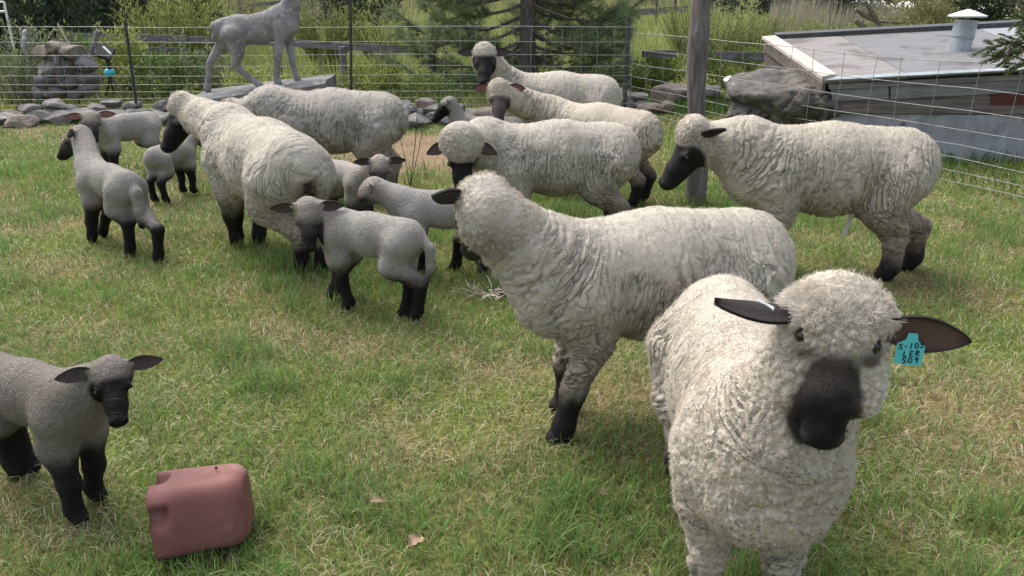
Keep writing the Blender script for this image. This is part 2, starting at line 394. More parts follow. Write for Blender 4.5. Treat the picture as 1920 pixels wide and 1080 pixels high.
def grow(y0, y1, dens, seg, wscale, lscale, seed):
    global gn
    r = np.random.default_rng(seed)
    half = .70 * y1 + .9; n = int(dens * 2 * half * (y1 - y0))
    P = np.stack([r.uniform(-half, half, n), r.uniform(y0, y1, n)], 1)
    P = P[np.abs(P[:, 0]) < .70 * P[:, 1] + .9]
    n = len(P); z = relief(P[:, 0], P[:, 1]); P = np.concatenate([P, z[:, None]], 1)
    gch = patch_green(P); bare = patch_bare(P)
    keep = r.random(n) > np.maximum(bare * .93, .55 * (1 - sstep(.0, .3, gch))); P, gch = P[keep], gch[keep]; n = len(P)
    q = np.concatenate([P[:, :2], np.zeros((n, 1))], 1)
    tuft = sstep(.05, .45, fbm(q * 6.5, 2, 75))
    u = r.random(n)
    lush = gch * .75 + .12
    dry = u > lush * .72 + .33
    L = np.where(dry, r.uniform(.03, .085, n), r.uniform(.025, .06, n) * (1 + 1.5 * tuft * gch)) * lscale
    Wd = np.where(dry, r.uniform(.0014, .0024, n), r.uniform(.0022, .0038, n)) * wscale
    lean = np.where(dry, r.uniform(.7, 1.25, n), r.uniform(.15, .95, n))
    hue = r.random(n)
    green = mixc(np.array([.125, .255, .06]), np.array([.245, .375, .10]), hue)
    green = mixc(green, np.array([.10, .20, .06]), sstep(.5, .95, tuft) * .75 * r.random(n))
    olive = mixc(np.array([.28, .285, .11]), np.array([.21, .255, .085]), hue)
    straw = mixc(np.array([.38, .32, .19]), np.array([.64, .58, .42]), hue ** 2)
    brown = np.array([.20, .145, .085])
    c = np.where((r.random(n) < .30)[:, None], olive, green)
    cd = np.where((r.random(n) < .3)[:, None], brown, straw)
    c = np.where(dry[:, None], cd, c) * r.uniform(.75, 1.2, n)[:, None]
    V, Q, T, C_ = blades(P, L, Wd, lean, c, seg, r)
    GRV.append(V); GRQ.append(Q + gn); GRT.append(T + gn); GRC.append(C_); gn += len(V)
grow(.85, 2.0, 11500, 3, 1.0, 1.0, 51)
grow(2.0, 3.4, 8600, 3, 1.15, 1.0, 52)
grow(3.4, 5.6, 4900, 2, 1.5, 1.05, 53)
grow(5.6, 9.6, 2300, 2, 2.3, 1.1, 54)
grass = link('grass', np_mesh('grass', np.concatenate(GRV), [np.concatenate(GRQ), np.concatenate(GRT)], M_grass, np.concatenate(GRC)), kind='stuff')
print('grass tris', sum(len(q) * 2 for q in GRQ) + sum(len(t) for t in GRT))
# ================================================================== animals
class Field:
    """smooth union of round shapes on a grid, meshed as one continuous skin"""
    def __init__(s, lo, hi, h):
        s.h = h; s.lo = np.array(lo, float)
        n = np.ceil((np.array(hi) - s.lo) / h).astype(int) + 1
        s.ax = [s.lo[i] + np.arange(n[i]) * h for i in range(3)]
        s.D = np.full(tuple(n), 1.0, np.float32)
    def _win(s, lo, hi, k):
        m = k + .03; sl = []
        for i in range(3):
            a = int(np.clip(np.floor((lo[i] - m - s.lo[i]) / s.h), 0, len(s.ax[i]) - 1)); b = int(np.clip(np.ceil((hi[i] + m - s.lo[i]) / s.h) + 1, a + 1, len(s.ax[i])))
            sl.append(slice(a, b))
        X = s.ax[0][sl[0]][:, None, None]; Y = s.ax[1][sl[1]][None, :, None]; Z = s.ax[2][sl[2]][None, None, :]
        return tuple(sl), X, Y, Z
    def _put(s, sl, d, k, carve=False):
        a = s.D[sl]
        if carve:
            hh = np.clip(.5 - .5 * (a + d) / k, 0, 1); r = a * (1 - hh) + (-d) * hh + k * hh * (1 - hh)
        else:
            hh = np.clip(.5 + .5 * (a - d) / k, 0, 1); r = a * (1 - hh) + d * hh - k * hh * (1 - hh)
        s.D[sl] = r
    def cone(s, a, b, r1, r2, k=.04, ysq=1.0, carve=False):
        a = np.asarray(a, float); b = np.asarray(b, float); m = max(r1, r2)
        sl, X, Y, Z = s._win(np.minimum(a, b) - m, np.maximum(a, b) + m, k)
        ba = b - a; L2 = ba @ ba + 1e-9
        px, py, pz = X - a[0], Y - a[1], Z - a[2]
        t = np.clip((px * ba[0] + py * ba[1] + pz * ba[2]) / L2, 0, 1)
        d = np.sqrt((px - t * ba[0]) ** 2 + ((py - t * ba[1]) / ysq) ** 2 + (pz - t * ba[2]) ** 2) - (r1 + (r2 - r1) * t)
        s._put(sl, d, k, carve)
    def ell(s, c, r, k=.03, R=None, carve=False):
        c = np.asarray(c, float); r = np.asarray(r, float) * np.ones(3); m = r.max()
        sl, X, Y, Z = s._win(c - m, c + m, k)
        p = [X - c[0], Y - c[1], Z - c[2]]
        if R is not None: p = [R[0, i] * p[0] + R[1, i] * p[1] + R[2, i] * p[2] for i in range(3)]
        k0 = np.sqrt(sum((p[i] / r[i]) ** 2 for i in range(3))); k1 = np.sqrt(sum((p[i] / r[i] ** 2) ** 2 for i in range(3))) + 1e-9
        s._put(sl, k0 * (k0 - 1) / k1, k, carve)
    def mesh(s):
        D = s.D; S = D < 0
        nx, ny, nz = D.shape
        cs = np.zeros((nx - 1, ny - 1, nz - 1), np.int8)
        cor = [(i, j, k) for i in (0, 1) for j in (0, 1) for k in (0, 1)]
        for i, j, k in cor: cs += S[i:nx - 1 + i, j:ny - 1 + j, k:nz - 1 + k]
        mk = (cs > 0) & (cs < 8); idx = np.full(mk.shape, -1, np.int64); ci = np.argwhere(mk); idx[mk] = np.arange(len(ci))
        val = {c: D[ci[:, 0] + c[0], ci[:, 1] + c[1], ci[:, 2] + c[2]] for c in cor}
        acc = np.zeros((len(ci), 3)); cnt = np.zeros(len(ci))
        for c in cor:
            for ax in range(3):
                if c[ax]: continue
                c2 = list(c); c2[ax] = 1; c2 = tuple(c2); a, b = val[c], val[c2]; m = (a < 0) != (b < 0)
                t = np.where(m, a / np.where(m, a - b, 1), 0); p = np.zeros((len(ci), 3)); p[:] = c; p[:, ax] += t
                acc[m] += p[m]; cnt[m] += 1
        v = (ci + acc / cnt[:, None]) * s.h + s.lo
        fs = []
        for ax in range(3):
            sh = list(D.shape); a = [slice(1, -1)] * 3; b = [slice(1, -1)] * 3; a[ax] = slice(0, -1); b[ax] = slice(1, None)
            e = np.argwhere(S[tuple(a)] != S[tuple(b)])
            off = np.ones(3, int); off[ax] = 0; e = e + off
            u, w_ = [x for x in range(3) if x != ax]
            du = np.zeros(3, int); du[u] = 1; dw = np.zeros(3, int); dw[w_] = 1
            g = lambda q: idx[q[:, 0], q[:, 1], q[:, 2]]
            quad = np.stack([g(e - du - dw), g(e - dw), g(e), g(e - du)], 1)
            ins = S[e[:, 0], e[:, 1], e[:, 2]]
            flip = ins if ax != 1 else ~ins
            quad[~flip] = quad[~flip][:, ::-1]
            fs.append(quad)
        f = np.concatenate(fs); f = f[(f >= 0).all(1)]
        return v, f
def vnormals(v, f):
    n = np.cross(v[f[:, 2]] - v[f[:, 0]], v[f[:, 3]] - v[f[:, 1]])
    r = np.zeros_like(v)
    for c in range(3):
        for i in range(4): r[:, c] += np.bincount(f[:, i], n[:, c], len(v))
    return r / (np.linalg.norm(r, axis=1)[:, None] + 1e-12)
def relax(v, f, it=1, lam=.5):
    for _ in range(it):
        acc = np.zeros_like(v); cnt = np.zeros(len(v))
        for i in range(4):
            a, b = f[:, i], f[:, (i + 1) % 4]
            cnt += np.bincount(a, minlength=len(v)) + np.bincount(b, minlength=len(v))
            for c in range(3):
                acc[:, c] += np.bincount(a, v[b, c], len(v)) + np.bincount(b, v[a, c], len(v))
        v = v * (1 - lam) + lam * acc / np.maximum(cnt, 1)[:, None]
    return v

ADULT = dict(R=(-.40, 0, .575, .205), M=(-.05, 0, .56, .232), C=(.28, 0, .585, .20), N=(.41, 0, .67, .15), P=(.60, 0, .88), rP=.108, hL=.29,
             breast=(.36, 0, .53, .155), ysq=.93,
             sh=(.27, .10, .52, .135), hip=(-.37, .10, .53, .155), rk=.055, rc=.038, rs=.095, hk=.05, feetF=(.25, .105), feetH=(-.42, .11))
LAMB = dict(R=(-.205, 0, .385, .092), M=(-.02, 0, .378, .098), C=(.165, 0, .385, .097), N=(.225, 0, .425, .074), P=(.31, 0, .555), rP=.058, hL=.195,
            breast=(.19, 0, .355, .07), ysq=.85,
            sh=(.155, .052, .35, .06), hip=(-.185, .048, .36, .07), rk=.032, rc=.027, rs=.048, hk=.05, feetF=(.15, .055), feetH=(-.215, .055))

def head_axes(yaw, pitch, roll, rz):
    """head frame in the animal's local axes, from compass-like world angles"""
    y, p, r = math.radians(yaw) - rz, math.radians(pitch), math.radians(roll)
    hd = np.array([math.cos(y) * math.cos(p), math.sin(y) * math.cos(p), math.sin(p)])
    hl = np.array([-math.sin(y), math.cos(y), 0]); hu = np.cross(hd, hl)
    hl2 = hl * math.cos(r) + hu * math.sin(r); hu2 = -hl * math.sin(r) + hu * math.cos(r)
    return hd, hl2, hu2

def ear_mesh(L, W, cup, droop, outer, inner, mat, nu=11, nv=7):
    """leaf-shaped ear: x outwards, y across, z the hollow side"""
    vs = []; cs = []
    for layer in (0, 1):
        for i in range(nu):
            t = i / (nu - 1)
            wd = W * (.34 * (1 - t) ** 1.2 + .95 * math.sin(math.pi * min(1, t * .93 + .04)) ** .8 * (1 - .28 * t)) * .5
            if i == nu - 1: wd *= .25
            for j in range(nv):
                sgn = -1 + 2 * j / (nv - 1)
                z = cup * W * (sgn * sgn - .5) * (1 - .55 * t) - droop * L * t * t
                th = .055 * W * (1 - sgn * sgn) + .004
                vs.append([L * t, sgn * wd, z + (th if layer else -th * .6)])
                edge = sstep(.55, 1, abs(sgn)) + sstep(.8, 1, t)
                cs.append(mixc(np.array(inner), np.array(outer), min(1, edge)) if layer else np.array(outer))
    q = []
    N = nu * nv
    for i in range(nu - 1):
        for j in range(nv - 1):
            a = i * nv + j
            q.append([N + a, N + a + nv, N + a + nv + 1, N + a + 1]); q.append([a, a + 1, a + nv + 1, a + nv])
    rim = [i * nv for i in range(nu)] + [(nu - 1) * nv + j for j in range(1, nv)] + [i * nv + nv - 1 for i in range(nu - 2, -1, -1)] + list(range(nv - 2, 0, -1))
    for a, b in zip(rim, rim[1:] + rim[:1]): q.append([a, a + N, b + N, b])
    return np_mesh('ear', np.array(vs), np.array(q)[:, ::-1], mat, np.array(cs))

def fibres(name, v, f, vn, col, ln, dens, n, parent, rad, comb, curl, clump, seed, mat, npt=4, grav=.25):
    """a coat of single fibres rooted on the skin"""
    r = np.random.default_rng(seed)
    ar = .5 * np.linalg.norm(np.cross(v[f[:, 2]] - v[f[:, 0]], v[f[:, 3]] - v[f[:, 1]]), axis=1)
    pw = ar * dens[f].mean(1); pw /= pw.sum()
    fi = f[r.choice(len(f), n, p=pw)]
    a, b = r.random(n), r.random(n)
    wt = np.stack([(1 - a) * (1 - b), a * (1 - b), a * b, (1 - a) * b], 1)
    ip = lambda arr: (arr[fi] * (wt[..., None] if arr.ndim == 2 else wt)).sum(1)
    comb = ip(comb)
    p, nn, c, l = ip(v), ip(vn), ip(col), ip(ln)
    cl = np.stack([vnoise(p * clump, seed + i) for i in (1, 2, 3)], 1)
    d = nn + comb + curl * cl * 1.3 + r.normal(0, .22, (n, 3)); d[:, 2] -= grav
    dn = (d * nn).sum(1); d += nn * np.maximum(0, .25 - dn)[:, None]
    d /= np.linalg.norm(d, axis=1)[:, None]
    l = l * r.uniform(.55, 1.25, n)
    bend = np.stack([vnoise(p * clump * .7 + 9, seed + i) for i in (4, 5, 6)], 1) * curl + r.normal(0, .15, (n, 3)); bend[:, 2] -= grav
    t = np.linspace(0, 1, npt)
    pts = p[:, None] - nn[:, None] * .002 + d[:, None] * (l[:, None] * t)[..., None] + bend[:, None] * (l[:, None] * (t * t) * .6)[..., None]
    cu = bpy.data.hair_curves.new(name)
    cu.add_curves([npt] * n)
    cu.attributes['position'].data.foreach_set('vector', pts.astype(np.float32).ravel())
    ra = cu.attributes.get('radius') or cu.attributes.new('radius', 'FLOAT', 'POINT')
    ra.data.foreach_set('value', (rad * np.repeat((1 - .65 * t)[None], n, 0)).astype(np.float32).ravel())
    ca = cu.attributes.new('col', 'FLOAT_COLOR', 'CURVE')
    cc = np.ones((n, 4), np.float32); cc[:, :3] = np.clip(c * r.uniform(.86, 1.12, n)[:, None], 0, 1)
    ca.data.foreach_set('color', cc.ravel())
    cu.materials.append(mat)
    return link(name, cu, parent)

REPORT = []
def animal(kind, x, y, heading, label, group, s=1.0, P=None, yaw=None, pitch=-35, roll=0, feet=None, ov=None, h=.006, seed=1,
           crease=.012, nfib=20000, fl=.008, wool=(.47, .43, .365), leg_dark=.20, leg_col=(.015, .013, .014), dirt=.5, ears=None, ear_len=None, face='dark',
           tail=None, cap=1.2, inner=(.055, .042, .038), fib_r=.00055, rumpmark=0.0, name='sheep', hL=None, leg_dark_h=None):
    T = dict(ADULT if kind == 'adult' else LAMB)
    lamb = kind != 'adult'
    rz = math.radians(heading)
    ct, st = math.cos(rz), math.sin(rz)
    tol = lambda p: np.array([ct * (p[0] - x) + st * (p[1] - y), -st * (p[0] - x) + ct * (p[1] - y), p[2]])
    def loc(q, lat=0):
        if q[0] == 'px':      # surveyed pixel on the animal's own upright mid-plane (plus a sideways offset)
            lat = q[3] if len(q) > 3 else 0.0
            nrm = np.array([-st, ct, 0]); o = np.array([x, y, 0]) + nrm * lat; r = ray(q[1], q[2])
            return tol(_C + r * ((nrm @ (o - _C)) / (nrm @ r)))
        if q[0] == 'y': return tol(aty(q[1], q[2], q[3]))
        if q[0] == 'g': return tol(gnd(q[1], q[2]))
        return np.array(q, float)
    for k in ('R', 'M', 'C', 'N', 'breast', 'sh', 'hip'): T[k] = tuple(np.array(T[k]) * s)
    for k in ('rP', 'hL', 'rk', 'rc', 'rs'): T[k] *= s
    if hL: T['hL'] = hL
    if ov:
        for k, q in ov.items(): T[k] = q
    def node(k):
        q = T[k]
        if isinstance(q[0], str): p = loc(q[:-1]); return p, q[-1]
        return np.array(q[:3]), q[3]
    R_, M_, C_, N_ = node('R'), node('M'), node('C'), node('N')
    Pp = loc(P) if P is not None else np.array(T['P']) * s
    hd, hl, hu = head_axes(heading if yaw is None else yaw, pitch, roll, rz)
    hL = T['hL']; g = hL / .27
    BW = (1.1 if lamb else 1.0) if face != 'front' else 1.16; BV = np.array([1, BW, 1])
    HP = lambda a, b, c: Pp + (hd * a + hl * b * BW + hu * c) * g
    HR = np.stack([hd, hl, hu], 1)
    # ---- feet and leg joints
    ft = []
    for i in range(4):
        q = feet[i] if feet and feet[i] is not None else None
        fx, fy = T['feetF'] if i < 2 else T['feetH']; sg = 1 if i % 2 == 0 else -1
        ft.append(loc(q) if q is not None else np.array([fx * s, sg * fy * s, 0.0]))
    legs = []
    for i in range(4):
        sg = 1 if i % 2 == 0 else -1; f_ = ft[i]; lift = f_[2]
        if i < 2:
            sx, sy, sz, sr = T['sh']; S0 = np.array([sx, sg * sy, sz])
            el_ = np.array([sx - .03 * s * (0.5 if lamb else 1), sg * sy * 1.05, sz * .72])
            kn = el_ * .47 + f_ * .53; kn[0] += .012 * s; kn[2] = max(kn[2], sz * .36)
            fe = f_ + np.array([-.004, 0, .055 * (s if not lamb else .75 * s)])
            legs.append([(S0, sr), (el_, T['rs']), (kn, T['rk']), (fe, T['rc']), (f_ + np.array([.008, 0, .018]), T['rc'] * 1.02)])
        else:
            sx, sy, sz, sr = T['hip']; S0 = np.array([sx, sg * sy, sz])
            sti = np.array([sx + .07 * s * (.45 if lamb else 1), sg * sy * 1.12, sz * .72])
            ho = np.array([f_[0] - T['hk'] * s * (.7 if lamb else 1), f_[1] * .9 + sti[1] * .1, sz * (.42 if not lamb else .52) + lift * .5])
            fe = f_ + np.array([-.02 * (.5 if lamb else 1) * s, 0, .06 * (s if not lamb else .75 * s)])
            legs.append([(S0, sr), (sti, T['rs'] * 1.12), (ho, T['rk'] * 1.03), (fe, T['rc']), (f_ + np.array([.004, 0, .018]), T['rc'] * 1.02)])
    allp = np.array([p for l in legs for p, _ in l] + [R_[0], M_[0], C_[0], N_[0], Pp, HP(.33, 0, 0)])
    pad = .27 * s if not lamb else .14 * s
    lo = allp.min(0) - pad; hi = allp.max(0) + pad; lo[2] = -.03
    F_ = Field(lo, hi, h)
    k = .07 * s if not lamb else .035 * s
    ys = T['ysq']
    F_.cone(R_[0], M_[0], R_[1], M_[1], k, ys); F_.cone(M_[0], C_[0], M_[1], C_[1], k, ys)
    F_.cone(C_[0], N_[0], C_[1] * .93, N_[1], k)
    b_ = node('breast'); F_.ell(b_[0], b_[1], k)
    F_.cone(N_[0], Pp - hu * .02 * g, N_[1], T['rP'], k)
    kl = .03 * s if not lamb else .02 * s
    for i, L in enumerate(legs):
        for j in range(4):
            F_.cone(L[j][0], L[j + 1][0], L[j][1], L[j + 1][1], (.05 * s if not lamb else .045 * s) if j < 2 else kl)
        toe = L[4][0] + np.array([.018, 0, -.006]) * (1 if not lamb else .7)
        F_.ell(toe, np.array([.042, .034, .026]) * (s if not lamb else .68 * s), .012)
    # ---- head
    kh = .022 * g; EO = 0.0 if face != 'front' else .055; MZ = 1.0 if face != 'front' else 1.18
    wl = cap
    F_.ell(HP(.03, 0, -.005), np.array([.085, .068 if face != 'front' else .080, .075]) * g * BV, .04 * g, HR)
    F_.cone(HP(.07, 0, 0), HP(.17, 0, -.018), .066 * g, .05 * g * MZ, kh); F_.cone(HP(.17, 0, -.018), HP(.248, 0, -.03), .05 * g * MZ, .04 * g * MZ, kh)
    F_.cone(HP(.05, 0, -.045), HP(.225, 0, -.05), .05 * g, .029 * g, kh)
    for sg in (-1, 1):
        F_.ell(HP(.095 - EO, .056 * sg, .022), np.array([.03, .02, .02]) * g * BV, .016 * g, HR)
        F_.ell(HP(.262, .02 * sg, -.022), np.array([.02, .02, .022]) * g * BV, .012 * g, HR)
        F_.cone(HP(.0, .05 * sg, .02), HP(-.01, .085 * sg, .028), .03 * g, .018 * g, .02 * g)
    if not lamb:
        F_.ell(HP(-.005 if face != 'front' else -.04, 0, .05 * wl if face != 'front' else .02), np.array([.065, .072, .05 if face != 'front' else .042]) * g * BV * wl, .03 * g, HR)
        for sg in (-1, 1): F_.ell(HP(.02, .04 * sg, -.06), np.array([.065, .045, .06]) * g * BV, .03 * g, HR)
    if face == 'front':
        for sg in (-1, 1):
            F_.ell(HP(.11, .068 * sg, -.042), np.array([.10, .042, .06]) * g * BV, .03 * g, HR)
        F_.ell(HP(-.03, 0, .022), np.array([.06, .088, .036]) * g * BV, .03 * g, HR)
    if h * 1.0 < .0051:
        for sg in (-1, 1):
            F_.cone(HP(.285, .010 * sg, -.034), HP(.268, .027 * sg, -.016), .0055 * g, .0045 * g, .006, carve=True)
            F_.ell(HP(.105 - EO, (.081 if EO == 0 else .074) * sg, .016 if EO == 0 else .046), np.array([.017, .012, .012]) * g * BV, .008, HR, carve=True)
            F_.cone(HP(.284, .0, -.062), HP(.235, .043 * sg, -.052), .0035, .003, .006, carve=True)
        F_.cone(HP(.292, 0, -.034), HP(.284, 0, -.06), .0035, .003, .006, carve=True)
    if tail is not None:
        tp = [loc(q) for q in tail[0]]
        for a, b, r1, r2 in zip(tp[:-1], tp[1:], tail[1][:-1], tail[1][1:]): F_.cone(a, b, r1, r2, .012)
    v, f = F_.mesh()
    v = relax(v, f, 1, .4)
    vn = vnormals(v, f)
    # ---- where on the animal is each point
    rel = v - Pp
    ha, hb, hc = (rel @ hd) / g, (rel @ hl) / g / BW, (rel @ hu) / g
    headw = sstep(-.09, -.02, ha) * (np.sqrt(hb ** 2 + hc ** 2) < .17) * (ha < .36) * (v[:, 2] > .12)
    facew = headw * sstep(.105, .09, np.sqrt(hb ** 2 + (hc + .02) ** 2) + .10 * np.maximum(0, ha - .05)) * (hc > -.125)
    chain = [R_[0] + (R_[0] - M_[0]) * .8, R_[0], M_[0], C_[0], N_[0], Pp]
    W = np.zeros(len(v)); Sx = np.zeros(len(v)); Of = np.zeros_like(v); acc = 0.0
    for a, b in zip(chain[:-1], chain[1:]):
        ba = b - a; L = np.linalg.norm(ba); t = np.clip(((v - a) @ ba) / L ** 2, 0, 1); o = v - (a + t[:, None] * ba)
        wgt = np.exp(-(np.linalg.norm(o, axis=1) / (.10 * s)) ** 2 * 2) + 1e-12
        W += wgt; Sx += wgt * (acc + t * L); Of += wgt[:, None] * o; acc += L
    Sx /= W; Of /= W[:, None]
    dl = np.full(len(v), 9.0)
    for L in legs:
        for j in range(1, 4):
            a, b = L[j][0], L[j + 1][0]; ba = b - a; t = np.clip(((v - a) @ ba) / (ba @ ba), 0, 1)
            dl = np.minimum(dl, np.linalg.norm(v - a - t[:, None] * ba, axis=1))
    zl = T['sh'][2]
    legw = sstep(zl * .78, zl * .55, v[:, 2]) * (dl < (.15 * s if not lamb else .08 * s)) * (1 - headw)
    nz = fbm(v * 9, 3, seed); nz2 = fbm(v * 45, 2, seed + 5)
    # ---- colour
    col = np.ones((len(v), 3)) * np.array(wool)
    col *= (1 + .15 * nz + .07 * nz2)[:, None]
    if not lamb:
        low = sstep(.56 * s, .28 * s, v[:, 2] + .06 * nz) * dirt
        col = mixc(col, np.array([.30, .245, .185]), low)
        rump = (1 - .6 * (v[:, 2] < .3 * s)) * sstep(R_[0][0] - .13 * s, R_[0][0] - .22 * s, v[:, 0]) * sstep(.62 * s, .45 * s, v[:, 2] + .08 * nz) * dirt * 1.6
        col = mixc(col, np.array([.20, .135, .085]), np.clip(rump, 0, .85))
        if rumpmark:
            rm = np.exp(-((v[:, 1] - .0) / (.05 * s)) ** 2) * sstep(R_[0][0] - .08 * s, R_[0][0] - .15 * s, v[:, 0]) * sstep(.60 * s, .52 * s, v[:, 2] + .05 * nz2) * sstep(.20 * s, .28 * s, v[:, 2])
            col = mixc(col, np.array([.03, .025, .022]), np.clip(rm * (1 + .8 * nz2) * rumpmark, 0, .95))
    ldk = np.where(v[:, 0] > 0, leg_dark, leg_dark if leg_dark_h is None else leg_dark_h)
    ld = legw * sstep(ldk + .09, ldk - .05, v[:, 2] + .05 * nz + .03 * nz2)
    hh_ = legw * sstep(ldk + .14, ldk, v[:, 2] + .06 * nz) * .45
    col = mixc(col, np.array([.13, .10, .085]), hh_)
    col = mixc(col, np.array(leg_col), ld)
    bare = ld.copy()
    if face == 'dark':
        ae = ha - 1.1 * np.maximum(0, hc - .05) - .25 * np.maximum(0, -hc - .04) + .012 * nz2
        fd = facew * sstep(.012, .042, ae)
        col = mixc(col, np.array([.013, .0115, .0125]) * (1 + .3 * nz2)[:, None], fd); bare = np.maximum(bare, fd)
    elif face == 'grey':
        ae = ha - .6 * np.maximum(0, hc - .03) + .015 * nz2
        fd = facew * sstep(.05, .10, ae)
        col = mixc(col, np.array([.07, .058, .055]) * (1 + .3 * nz2)[:, None], fd); bare = np.maximum(bare, fd)
        ff = facew * sstep(.20, .26, ha); col = mixc(col, np.array([.02, .018, .02]), ff * .8)
    elif face == 'front':
        wd = .040 + .026 * sstep(.07, .24, ha)
        st_ = facew * sstep(.02, .085, ha + .02 * nz2 - .9 * np.maximum(0, np.abs(hb) - .012)) * sstep(wd + .014, wd - .004, np.abs(hb) + .008 * nz2) * (hc > -.085)
        ey = 0
        for sg in (-1, 1):
            ey = np.maximum(ey, np.exp(-(((ha - .062) / .036) ** 2 + ((hb - .062 * sg) / .027) ** 2 + ((hc - .034) / .040) ** 2)))
        fd = np.clip(st_ + facew * sstep(.15, .5, ey) * .92, 0, 1)
        dk = mixc(np.array([.055, .044, .040]), np.array([.008, .008, .010]), sstep(.02, .0, np.abs(hb) - wd + .022) * sstep(.13, .2, ha))
        col = mixc(col, dk * (1 + .35 * nz2)[:, None], fd); bare = np.maximum(bare, fd)
        col = mixc(col, np.array([.034, .031, .033]), facew * sstep(.2, .24, ha) * sstep(-.045, -.06, hc) * .8)
        col = mixc(col, np.array([.030, .029, .034]), facew * sstep(.17, .21, ha) * sstep(.262, .24, ha) * sstep(-.02, .0, hc) * .6 * sstep(-.2, .5, nz2))
        for sg in (-1, 1):
            rim = np.exp(-(((ha - .268) / .012) ** 2 + ((hb - .03 * sg) / .012) ** 2 + ((hc + .012) / .014) ** 2)); col = mixc(col, np.array([.06, .054, .056]), facew * rim * .9)
        col = mixc(col, np.array([.42, .39, .37]), headw * (1 - fd) * sstep(.03, .12, ha) * sstep(.07, .03, np.abs(hb)) * .35)
    elif face == 'lamb':
        top = np.array(wool) * np.array([.92, .84, .78])
        fd = facew * sstep(.035, .13, ha + .01 * nz2 - .35 * np.maximum(0, hc))
        eyk = 0
        for sg in (-1, 1): eyk = np.maximum(eyk, np.exp(-(((ha - .10) / .035) ** 2 + ((hb - .06 * sg) / .028) ** 2)))
        col = mixc(col, top, headw * .7)
        fd = np.clip(np.maximum(fd, facew * eyk * .9), 0, 1)
        dkf = mixc(np.array([.055, .045, .041]), np.array([.016, .014, .015]), sstep(.14, .23, ha))
        col = mixc(col, dkf, fd); bare = np.maximum(bare, fd * .8)
    elif face == 'lambdark':
        fd = facew * sstep(.02, .07, ha + .01 * nz2 - .5 * np.maximum(0, hc - .01))
        col = mixc(col, np.array([.010, .009, .010]), fd); bare = np.maximum(bare, fd)
    # ---- relief of the fleece: folds that run round the body, curls on breast and head
    keep = np.ones(len(v))
    if not lamb:
        wf = (1 - bare)
        q = np.stack([Sx * 36 / s + legw * v[:, 2] * 22, Of[:, 1] * 5 / s + legw * v[:, 1] * 8, Of[:, 2] * 5 / s], 1)
        q += np.stack([fbm(v * 11, 2, seed + i) for i in (21, 22, 23)], 1) * np.array([.9, .45, .45]) + np.stack([vnoise(v * 38, seed + i) for i in (31, 32, 33)], 1) * .2
        lockq = q * np.array([1.15, 1.3, 1.3]) + 7.3
        F1, F2 = worley(q, seed + 3); e1 = F2 - F1
        pole = sstep(.24 * s, .12 * s, np.linalg.norm(v - Pp, axis=1))
        F1b, F2b = worley(v * (50 if face != 'front' else 56) / s + .4 * np.stack([vnoise(v * 60, seed + i) for i in (41, 42, 43)], 1), seed + 4); e2 = F2b - F1b
        flank = sstep(.17 * s, .02, Of[:, 2]) * .75 + .25
        br = sstep(chain[3][0] - .05, chain[3][0] + .12, v[:, 0])
        amt = crease * (flank * (.65 + .35 * sstep(-.3, .4, fbm(v * 5, 2, seed + 8))) + .14 * br) * wf
        hw = np.clip(headw + (.5 if face == 'front' else .12) * br, 0, 1)
        g1 = (1 - sstep(0, .24, e1)) * sstep(-.45, .25, fbm(v * 17, 2, seed + 9)); g2 = (1 - sstep(0, .38, e2))
        body = -amt * 1.5 * g1 * (1 - .95 * hw) * (1 - pole) - amt * g2 * (.14 + .45 * hw)
        puff = crease * .2 * (.5 - F1) * wf * (1 - pole) + crease * (.08 + .4 * hw) * (.5 - F1b) * wf
        v = v + vn * (body + puff + .012 * nz * wf * s * .5)[:, None]
        keep = np.clip(1 - .9 * g1 * flank - .3 * g2, .06, 1)
        vn = vnormals(v, f)
    else:
        v = v + vn * (.0045 * nz + .0015 * nz2 * (1 - bare))[:, None]
    root = empty(name, (x, y, 0), rz, label=label, cat='sheep' if not lamb else 'lamb', group=group)
    bme = np_mesh('body', v, f, M_lamb if lamb else M_body, np.concatenate([col, (.95 - .42 * bare)[:, None]], 1))
    if not lamb:      # rest coordinates of the locks (constant on bare skin, so no splits there)
        qa = bme.attributes.new('lock', 'FLOAT_VECTOR', 'POINT'); qa.data.foreach_set('vector', (lockq * (1 - (bare > .35))[:, None]).astype(np.float32).ravel())
    if not lamb:
        sp = (.25 + .75 * flank) * (.35 + .65 * sstep(-.35, .35, fbm(v * 6, 2, seed + 51))) * (1 - bare) * (1 - .85 * headw) * (1 - pole)
        bme.attributes.new('split', 'FLOAT', 'POINT').data.foreach_set('value', sp.astype(np.float32))
    link('body', bme, root)
    # ---- coat
    ln = fl * (1 - bare * .8) * (1 - .35 * legw)
    dens = keep * (1 - .75 * bare)
    if not lamb:
        ln = ln * (1 + headw * (1 - bare) * .9)
        dens = dens * (1 + headw * (1 - bare) * 1.5)
        if face == 'front':
            ln = ln * (1 - .62 * headw * sstep(-.01, .05, ha)); dens = dens * (1 + headw * 2.2 * (1 - .2 * bare)) * (1 + (v[:, 0] > 0)); ln = np.where(bare > .5, .007, ln)
    if nfib:
        comb = np.array([-.35, 0, 0]) if not lamb else np.array([-.7, 0, -.2])
        comb = comb * (1 - headw[:, None]) - headw[:, None] * hd * (.9 if not lamb else .5)
        hcol = col if face != 'front' else mixc(col, np.array([.50, .475, .445]), headw * (1 - bare) * .65)
        fibres('fleece', v, f, vn, hcol * ((1.12 + .4 * headw[:, None] * (1 - bare[:, None]) * (face == 'front')) if not lamb else 1.08), ln, dens, nfib, root, fib_r, comb, .75 if not lamb else .2, 42 if not lamb else 30, seed, M_hair)
    # ---- ears, eyes
    EL = ear_len or (.135 * g if not lamb else .155 * g); EW = EL * (.50 if not lamb else .46)
    ed = ears or {}
